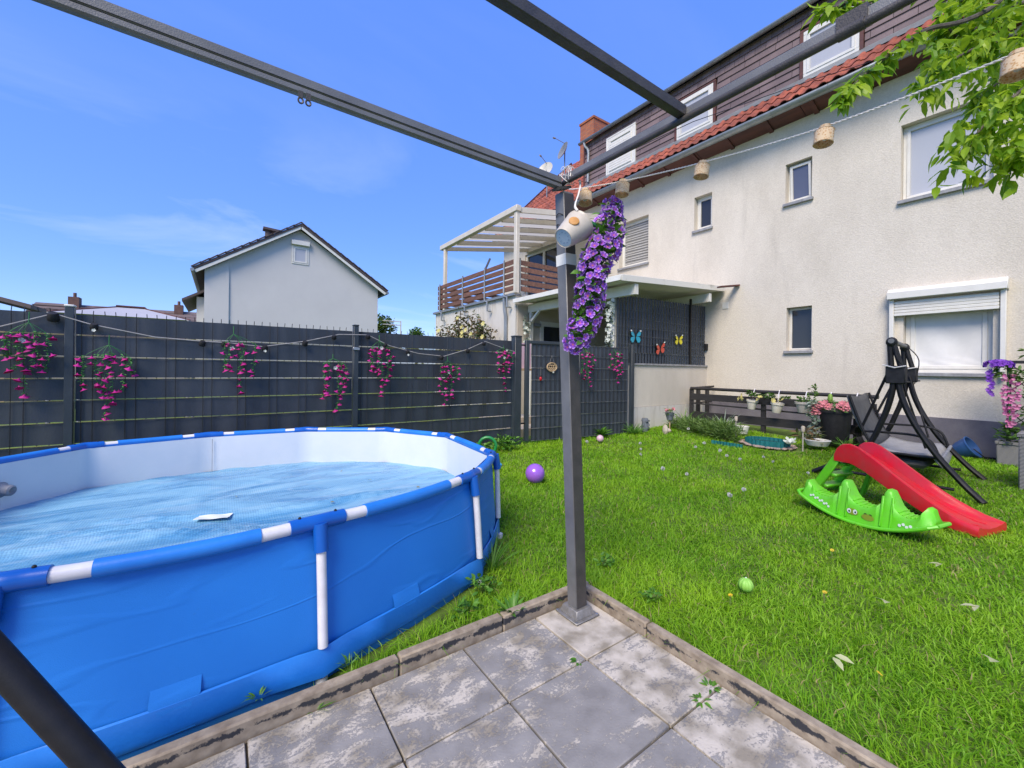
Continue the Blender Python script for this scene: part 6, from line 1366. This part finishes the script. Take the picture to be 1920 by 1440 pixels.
part('canvas', MB().add([(-2.4,10.2,2.10),(-.5,10.2,2.10),(-.5,12.1,2.10),(-2.4,12.1,2.10),(-1.62,10.95,2.34),(-1.28,10.95,2.34),(-1.28,11.3,2.34),(-1.62,11.3,2.34)], [(0,1,5,4),(1,2,6,5),(2,3,7,6),(3,0,4,7),(4,5,6,7)]), mt['tent'], te, smooth=False)
part('vent_cap', MB().box((-1.66,10.9,2.345),(-1.24,11.35,2.37)), mt['fascia'], te)
for x in (-2.38,-.52):
    for y in (10.22,12.08): part('leg', MB().tube([(x,y,0),(x,y,2.1)], .03, 8), mt['slate_sill'], te)
for a, b in (((-2.4,10.2,2.105),(-1.62,10.95,2.345)),((-.5,10.2,2.105),(-1.28,10.95,2.345))): part('piping', MB().tube([a,b], .014, 5), mt['fascia'], te)
def tree(lab, c, h, r, n, mat='leaffar'):
    t = thing('garden_tree', lab, 'tree', tuple(c)); c = Vector(c)
    part('trunk', MB().tube([c, c+Vector((.1,0,h*.5)), c+Vector((0,.1,h*.85))], [.14,.1,.03], 8), mt['bark'], t)
    foliage('crown', t, mt[mat], [(c+Vector((random.uniform(-.5,.5)*r, random.uniform(-.5,.5)*r, h*random.uniform(.5,.9))), (r*.6,r*.6,h*.17)) for _ in range(8)], n, .22, .12, shell=.3)
tree('light green tree beside the pale grey gable beyond the fence', (10.1,30,0), 4.9, 1.1, 2200); tree('low dark green tree in the gap left of the annex', (12.3,30.5,0), 4.2, .8, 1500, 'leafmid')
t = thing('rail_fence', 'pale horizontal rails in front of the far tree', 'railing', (9.6,29,0))
for z in (4.25,4.5): part('rail', MB().bar((9.1,28.5,z),(10.4,28.5,z),.04,.06), mt['cream'], t)
part('upright', MB().bar((10.38,28.5,0),(10.38,28.5,4.55),.06,.06), mt['cream'], t)
def rose(lab, c, h, n, seed):
    random.seed(seed); t = thing('rose_bush', lab, 'shrub', tuple(c), 'rose bushes in front of the annex'); c = Vector(c); st = MB(); lf = MB(); rnd = []
    for k in range(n):
        e = c + Vector((random.uniform(-.25,.2), random.uniform(-.5,.5), h*random.uniform(.72,1.0))); pth = cr([c, lerp(c,e,.5)+Vector((random.uniform(-.1,.1),random.uniform(-.1,.1),.2)), e], 8); st.tube(pth, .012, 5)
        for p in pth[7:]:
            for _ in range(9): leafset(lf, rnd, p+rdir()*.13, rdir(-.5,.8), .10, .06, random.uniform(-1,1))
    part('stems', st, mt['bark'], t); setrnd(part('leaves', lf, mt['rosebush'], t, smooth=False), rnd)
    for k in range(5): inst('blossom', CF, t, c+Vector((-.2,random.uniform(-.4,.4),h*random.uniform(.75,.95))), Vector((-1,-.3,.3)).to_track_quat('Z','Y'), 1.6)
rose('rose bush with reddish shoots left in front of the annex wall', (5.3,10.6,0), 2.5, 7, 71); rose('tall rose bush with pale blossoms in the middle of the annex wall', (5.35,9.6,0), 2.75, 8, 72); rose('darker rose bush nearest the annex downpipe', (5.35,8.75,0), 2.5, 6, 73)
# pale things seen through the gate gap
t = thing('pink_box', 'pale pink box seen through the gap beside the gate', 'box', (4.6,6.6,0)); part('box', MB().box((4.45,6.6,1.25),(5.1,6.9,1.75)), mt['pinkcloth'], t); part('shelf', MB().box((4.3,6.55,1.2),(5.2,6.95,1.245)), mt['wood_pale'], t)
t = thing('garden_step', 'pale stone step seen low through the gap beside the gate', 'step', (4.6,6.3,0)); part('slab', MB().box((4.2,6.2,-.05),(5.4,6.7,.12)), mt['stone'], t, bevel=.01); part('upper_slab', MB().box((4.25,6.72,-.05),(5.4,7.2,.26)), mt['stone'], t, bevel=.01)
# ================================================================== DANDELIONS, weeds, fallen leaves
random.seed(79)
def dandmesh():
    mb = MB()
    for k in range(46):
        d = rdir(-.75,1); a = d.orthogonal().normalized(); b = d.cross(a); c = d*.024
        mb.add([d*.006, c+a*.007, c-a*.007*.5+b*.006, c-a*.0035-b*.006], [(0,1,2),(0,2,3),(0,3,1)])
    return mb.mesh('seed_head', mt['dandelion'], smooth=False)
DM = dandmesh(); YF = petalflower('dandelion_flower', mt['yellowflower'], 11, .022, .25)
def Gp(px, py):
    r = fw + ir*((px-960)/FPX) + iu*((693-py)/FPX); t = -CAMH/r.z
    for _ in range(3): p = Vector((0,0,CAMH))+r*t; t = (gz(p.x,p.y)+.12-CAMH)/r.z
    p = Vector((0,0,CAMH))+r*t; return Vector((p.x,p.y,gz(p.x,p.y)))
for px, py in ((1102,832),(1202,832),(1292,806),(1322,831),(1352,847),(1365,857),(1306,841),(1390,865),(1245,878),(1290,890),(1370,927),(1398,924),(1372,936),(1434,862),(1452,867),(1518,886),(1203,843),(1203,858)):
    b = Gp(px, py); t = thing('dandelion', 'white dandelion seed head standing in the lawn', 'dandelion', tuple(b), 'dandelion clocks in the lawn'); h = random.uniform(.10,.15)
    part('stalk', MB().tube([b, b+Vector((.01,.01,h*.6)), b+Vector((.0,.015,h))], .0028, 5), mt['stalk'], t); inst('seed_head', DM, t, b+Vector((0,.015,h+.01)), Euler((random.random(),random.random(),random.random()*6)), random.uniform(.6,1.0))
for px, py in ((1210,832),(1284,836),(1296,835),(1369,1095),(1546,1090),(1648,1235),(1560,1015)):
    b = Gp(px, py); t = thing('yellow_dandelion', 'yellow dandelion flower low in the lawn', 'dandelion', tuple(b), 'yellow dandelions in the lawn'); h = .06
    part('stalk', MB().tube([b, b+Vector((.005,0,h))], .003, 5), mt['stalk'], t); inst('flower_head', YF, t, b+Vector((.005,0,h)), Euler((random.uniform(-.6,.6),random.uniform(-.6,.6),0)), .55)
def leafweed(lab, c, n, l, rr):
    t = thing('weed', lab, 'weed', tuple(c)); st = MB(); c = Vector(c)
    for k in range(6): st.tube([c, c+Vector((random.uniform(-.6,.6)*rr[0],random.uniform(-.6,.6)*rr[1],rr[2]*1.2))], .0025, 4)
    part('stems', st, mt['stalk'], t); foliage('leaves', t, mt['weed'], [(c+Vector((0,0,rr[2])), rr)], n, l, l*.55, -.3, .8, shell=.2)
def weed(lab, c, n, l, w, up_=.35, name='weed'):
    t = thing(name, lab, 'weed', tuple(c)); mb = MB(); rnd = []
    for k in range(n):
        a = random.uniform(0, 2*pi); leafset(mb, rnd, Vector(c)+Vector((cos(a)*.012,sin(a)*.012,0)), Vector((cos(a),sin(a),random.uniform(up_*.5,up_*2.2))), l*random.uniform(.6,1.15), w*random.uniform(.7,1.2), random.uniform(-.5,.5), random.uniform(.2,.6))
    setrnd(part('leaves', mb, mt['weed'], t, smooth=False), rnd)
weed('dandelion weed growing over the left kerb near the post', (1.17,1.64,.03), 24, .10, .022, 1.2); leafweed('leafy weed at the pool wall by the second white leg', (1.0,1.80,.0), 45, .035, (.08,.05,.035))
leafweed('broad-leaved weed at the lower pool corner above the kerb', (1.18,1.93,.0), 60, .038, (.09,.07,.05)); weed('grassy weed at the pool corner below its right leg', (1.36,2.12,.0), 50, .22, .007, 1.6)
weed('tiny grass sprig on the left kerb in front of the pool', (.28,1.595,.002), 10, .07, .006, 1.2); weed('small sprig at the pool foot behind the left kerb', (.12,1.69,.06), 12, .04, .008, 1.0); weed('small grass clump at the kerb behind the first pool leg', (.42,1.68,.06), 10, .04, .008, 1.2)
weed('small weed in the slab joint beside the right kerb', (1.56,.86,.002), 14, .035, .010, .4); weed('low weed in the open slab joint left of the right kerb', (1.47,.845,.002), 14, .03, .012, .3); weed('tiny weed leaf in the joint below the post', (1.24,1.25,.002), 5, .025, .014, .3)
leafweed('ground ivy patch at the fence foot beside the gate post', (3.5,5.12,.02), 240, .06, (.28,.16,.11)); leafweed('leafy patch at the fence foot behind the garden toy', (3.05,5.0,.02), 160, .06, (.2,.16,.08)); weed('leafy weed beneath the far side of the gate', (5.6,5.15,.05), 60, .2, .035, 1.2)
leafweed('pale clover clump in the lawn beside the post', (1.95,1.75,.03), 40, .03, (.06,.06,.025)); leafweed('broad weed in the lawn behind the kerb corner', (1.85,1.35,.03), 36, .03, (.05,.06,.025))
for k, (x, y) in enumerate(((2.75,.62),(3.1,.35),(2.05,.62),(2.55,.25),(3.6,.55))):
    mb = MB(); rn = []; 
    for q in range(2): leafset(mb, rn, (x+.02*q,y,.066), Vector((cos(k*2+q),sin(k*2+q),.1)), .06, .03, .3*q, .3)
    o = part('tree_leaf', mb, mt['paleleaf'], None, loc=(x,y,.07)); tag(o, ['curled pale leaf on the lawn below the green rocking toy','pale leaf on the lawn below the foot of the red slide','fallen leaf on the lawn closest to the right kerb','fallen leaf near the lower right corner of the lawn','fallen leaf farthest right on the lawn'][k], 'leaf', 'fallen leaves on the lawn')
# ================================================================== GRASS
def grass():
    rng = np.random.default_rng(5)
    def fields(n, x0, x1, y0, y1): return rng.uniform(x0, x1, n), rng.uniform(y0, y1, n)
    PX, PY = [], []
    cells = []
    st = .5
    for x0 in np.arange(-2.5, 9.0, st):
        for y0 in np.arange(-1.2, 6.0, st):
            cx, cy = x0+st/2, y0+st/2; d = sqrt(cx*cx+cy*cy)
            dens = 12500 if d < 2.6 else 9500 if d < 3.6 else 6500 if d < 5 else 4400 if d < 6.5 else 3000
            n = int(dens*st*st); a, b = fields(n, x0, x0+st, y0, y0+st); PX.append(a); PY.append(b)
    X = np.concatenate(PX); Y = np.concatenate(PY)
    keep = ~((X < 1.668) & (Y < 1.662)) & (X < 9.0) & (Y < 5.9) & ~((X > 6.4) & (Y > 5.15)) & ~((X < 3.6) & (Y > 5.45)) & ~((X > 8.05) & (Y > 1.9)) & ~((X > 8.7) & (Y < 1.9)) & ~((X > 4.1) & (Y > 5.5))
    keep &= ~(((X-7.05)/.38)**2+((Y-3.02)/.5)**2 < 1)
    rimx = np.array([p[0] for p in RIM]); rimy = np.array([p[1] for p in RIM]); ra = np.arctan2(rimy-PC.y, rimx-PC.x); rr = np.hypot(rimx-PC.x, rimy-PC.y); o = np.argsort(ra)
    an_ = np.arctan2(Y-PC.y, X-PC.x); R = np.interp(an_, ra[o], rr[o], period=2*pi); keep &= np.hypot(X-PC.x, Y-PC.y) > R+.075
    keep &= ~((X < .42) & (Y < 2.2) & (Y > 1.6))
    # thin out by clumps
    def vn(x, y, s, ph):
        return (np.sin(x*s+ph)+np.sin(y*s*1.13+ph*2.1)+np.sin((x+y)*s*.71+ph*.7)+np.sin((x-y*1.4)*s*.87+ph*1.9))/4
    cl = .5*vn(X,Y,3.1,1.0)+.35*vn(X,Y,8.3,2.2)+.3*vn(X,Y,19,.4)
    keep &= rng.uniform(0,1,len(X)) < .72+.45*cl
    X, Y, cl = X[keep], Y[keep], cl[keep]; n = len(X); D = np.hypot(X, Y)
    Z = np.array([gz(x, y) for x, y in zip(X, Y)]) - .012
    kerb = np.minimum(np.where(Y < 1.75, np.abs(X-1.67), 9), np.where(X < 1.75, np.abs(Y-1.66), 9)); long_ = np.clip(1-kerb/.22, 0, 1)
    long_ = np.maximum(long_, np.clip(1-(np.hypot(X-PC.x,Y-PC.y)-R[keep])/.15, 0, 1)*.8); long_ = np.maximum(long_, np.clip(1-(5.4-Y)/.3,0,1)*.9)
    H = (.041+.02*cl+.028*long_)*rng.uniform(.6,1.45,n); H *= np.where(rng.uniform(0,1,n) < .03, 1.6, 1); H = np.clip(H, .02, .2)
    Wd = rng.uniform(.0014,.0029,n)*np.clip(.55+D*.26, 1, 2.6)
    ang = 2.2*vn(X,Y,4.3,.3)*pi + 1.6*vn(X,Y,13,.9) + rng.normal(0,1.9,n); lean = np.clip(rng.normal(1.0,.5,n), .05, 2.1)
    dx, dy = np.cos(ang), np.sin(ang); sx, sy = -dy, dx
    tw = rng.uniform(-1,1,n); sx2 = sx*np.cos(tw)+dx*np.sin(tw); sy2 = sy*np.cos(tw)+dy*np.sin(tw)
    V = np.zeros((n,5,3), np.float32)
    for k, (t, w) in enumerate(((0,1),(.55,.85))):
        px = X+dx*H*lean*t*t*.9; py = Y+dy*H*lean*t*t*.9; pz = Z+H*t*(1-.17*lean*t)
        V[:,2*k,0] = px+sx2*Wd*w; V[:,2*k,1] = py+sy2*Wd*w; V[:,2*k,2] = pz; V[:,2*k+1,0] = px-sx2*Wd*w; V[:,2*k+1,1] = py-sy2*Wd*w; V[:,2*k+1,2] = pz
    V[:,4,0] = X+dx*H*lean*.95; V[:,4,1] = Y+dy*H*lean*.95; V[:,4,2] = Z+H*(1-.31*lean)
    base = np.arange(n, dtype=np.int32)[:,None]*5
    quads = (base+np.array([[0,1,3,2]])).reshape(-1); tris = (base+np.array([[2,3,4]])).reshape(-1)
    me = bpy.data.meshes.new('lawn_grass'); me.vertices.add(n*5); me.vertices.foreach_set('co', V.reshape(-1))
    loops = np.concatenate([quads, tris]); me.loops.add(len(loops)); me.loops.foreach_set('vertex_index', loops)
    me.polygons.add(2*n); ls = np.concatenate([np.arange(n)*4, n*4+np.arange(n)*3]).astype(np.int32); lt = np.concatenate([np.full(n,4),np.full(n,3)]).astype(np.int32)
    me.polygons.foreach_set('loop_start', ls); me.update(calc_edges=True); me.validate()
    a = me.attributes.new('rnd', 'FLOAT', 'POINT'); r = np.clip(rng.beta(2,2.2,n)+.25*cl, 0, .93); r[rng.uniform(0,1,n) < .035+.05*np.clip(-cl,0,1)] = 1.0; a.data.foreach_set('value', np.repeat(r,5).astype(np.float32))
    me.materials.append(mt['grass']); o_ = bpy.data.objects.new('lawn_grass', me); COL.objects.link(o_); tag(o_, 'bright green uncut lawn grass', 'grass', None, 'stuff'); print('blades', n)
grass()
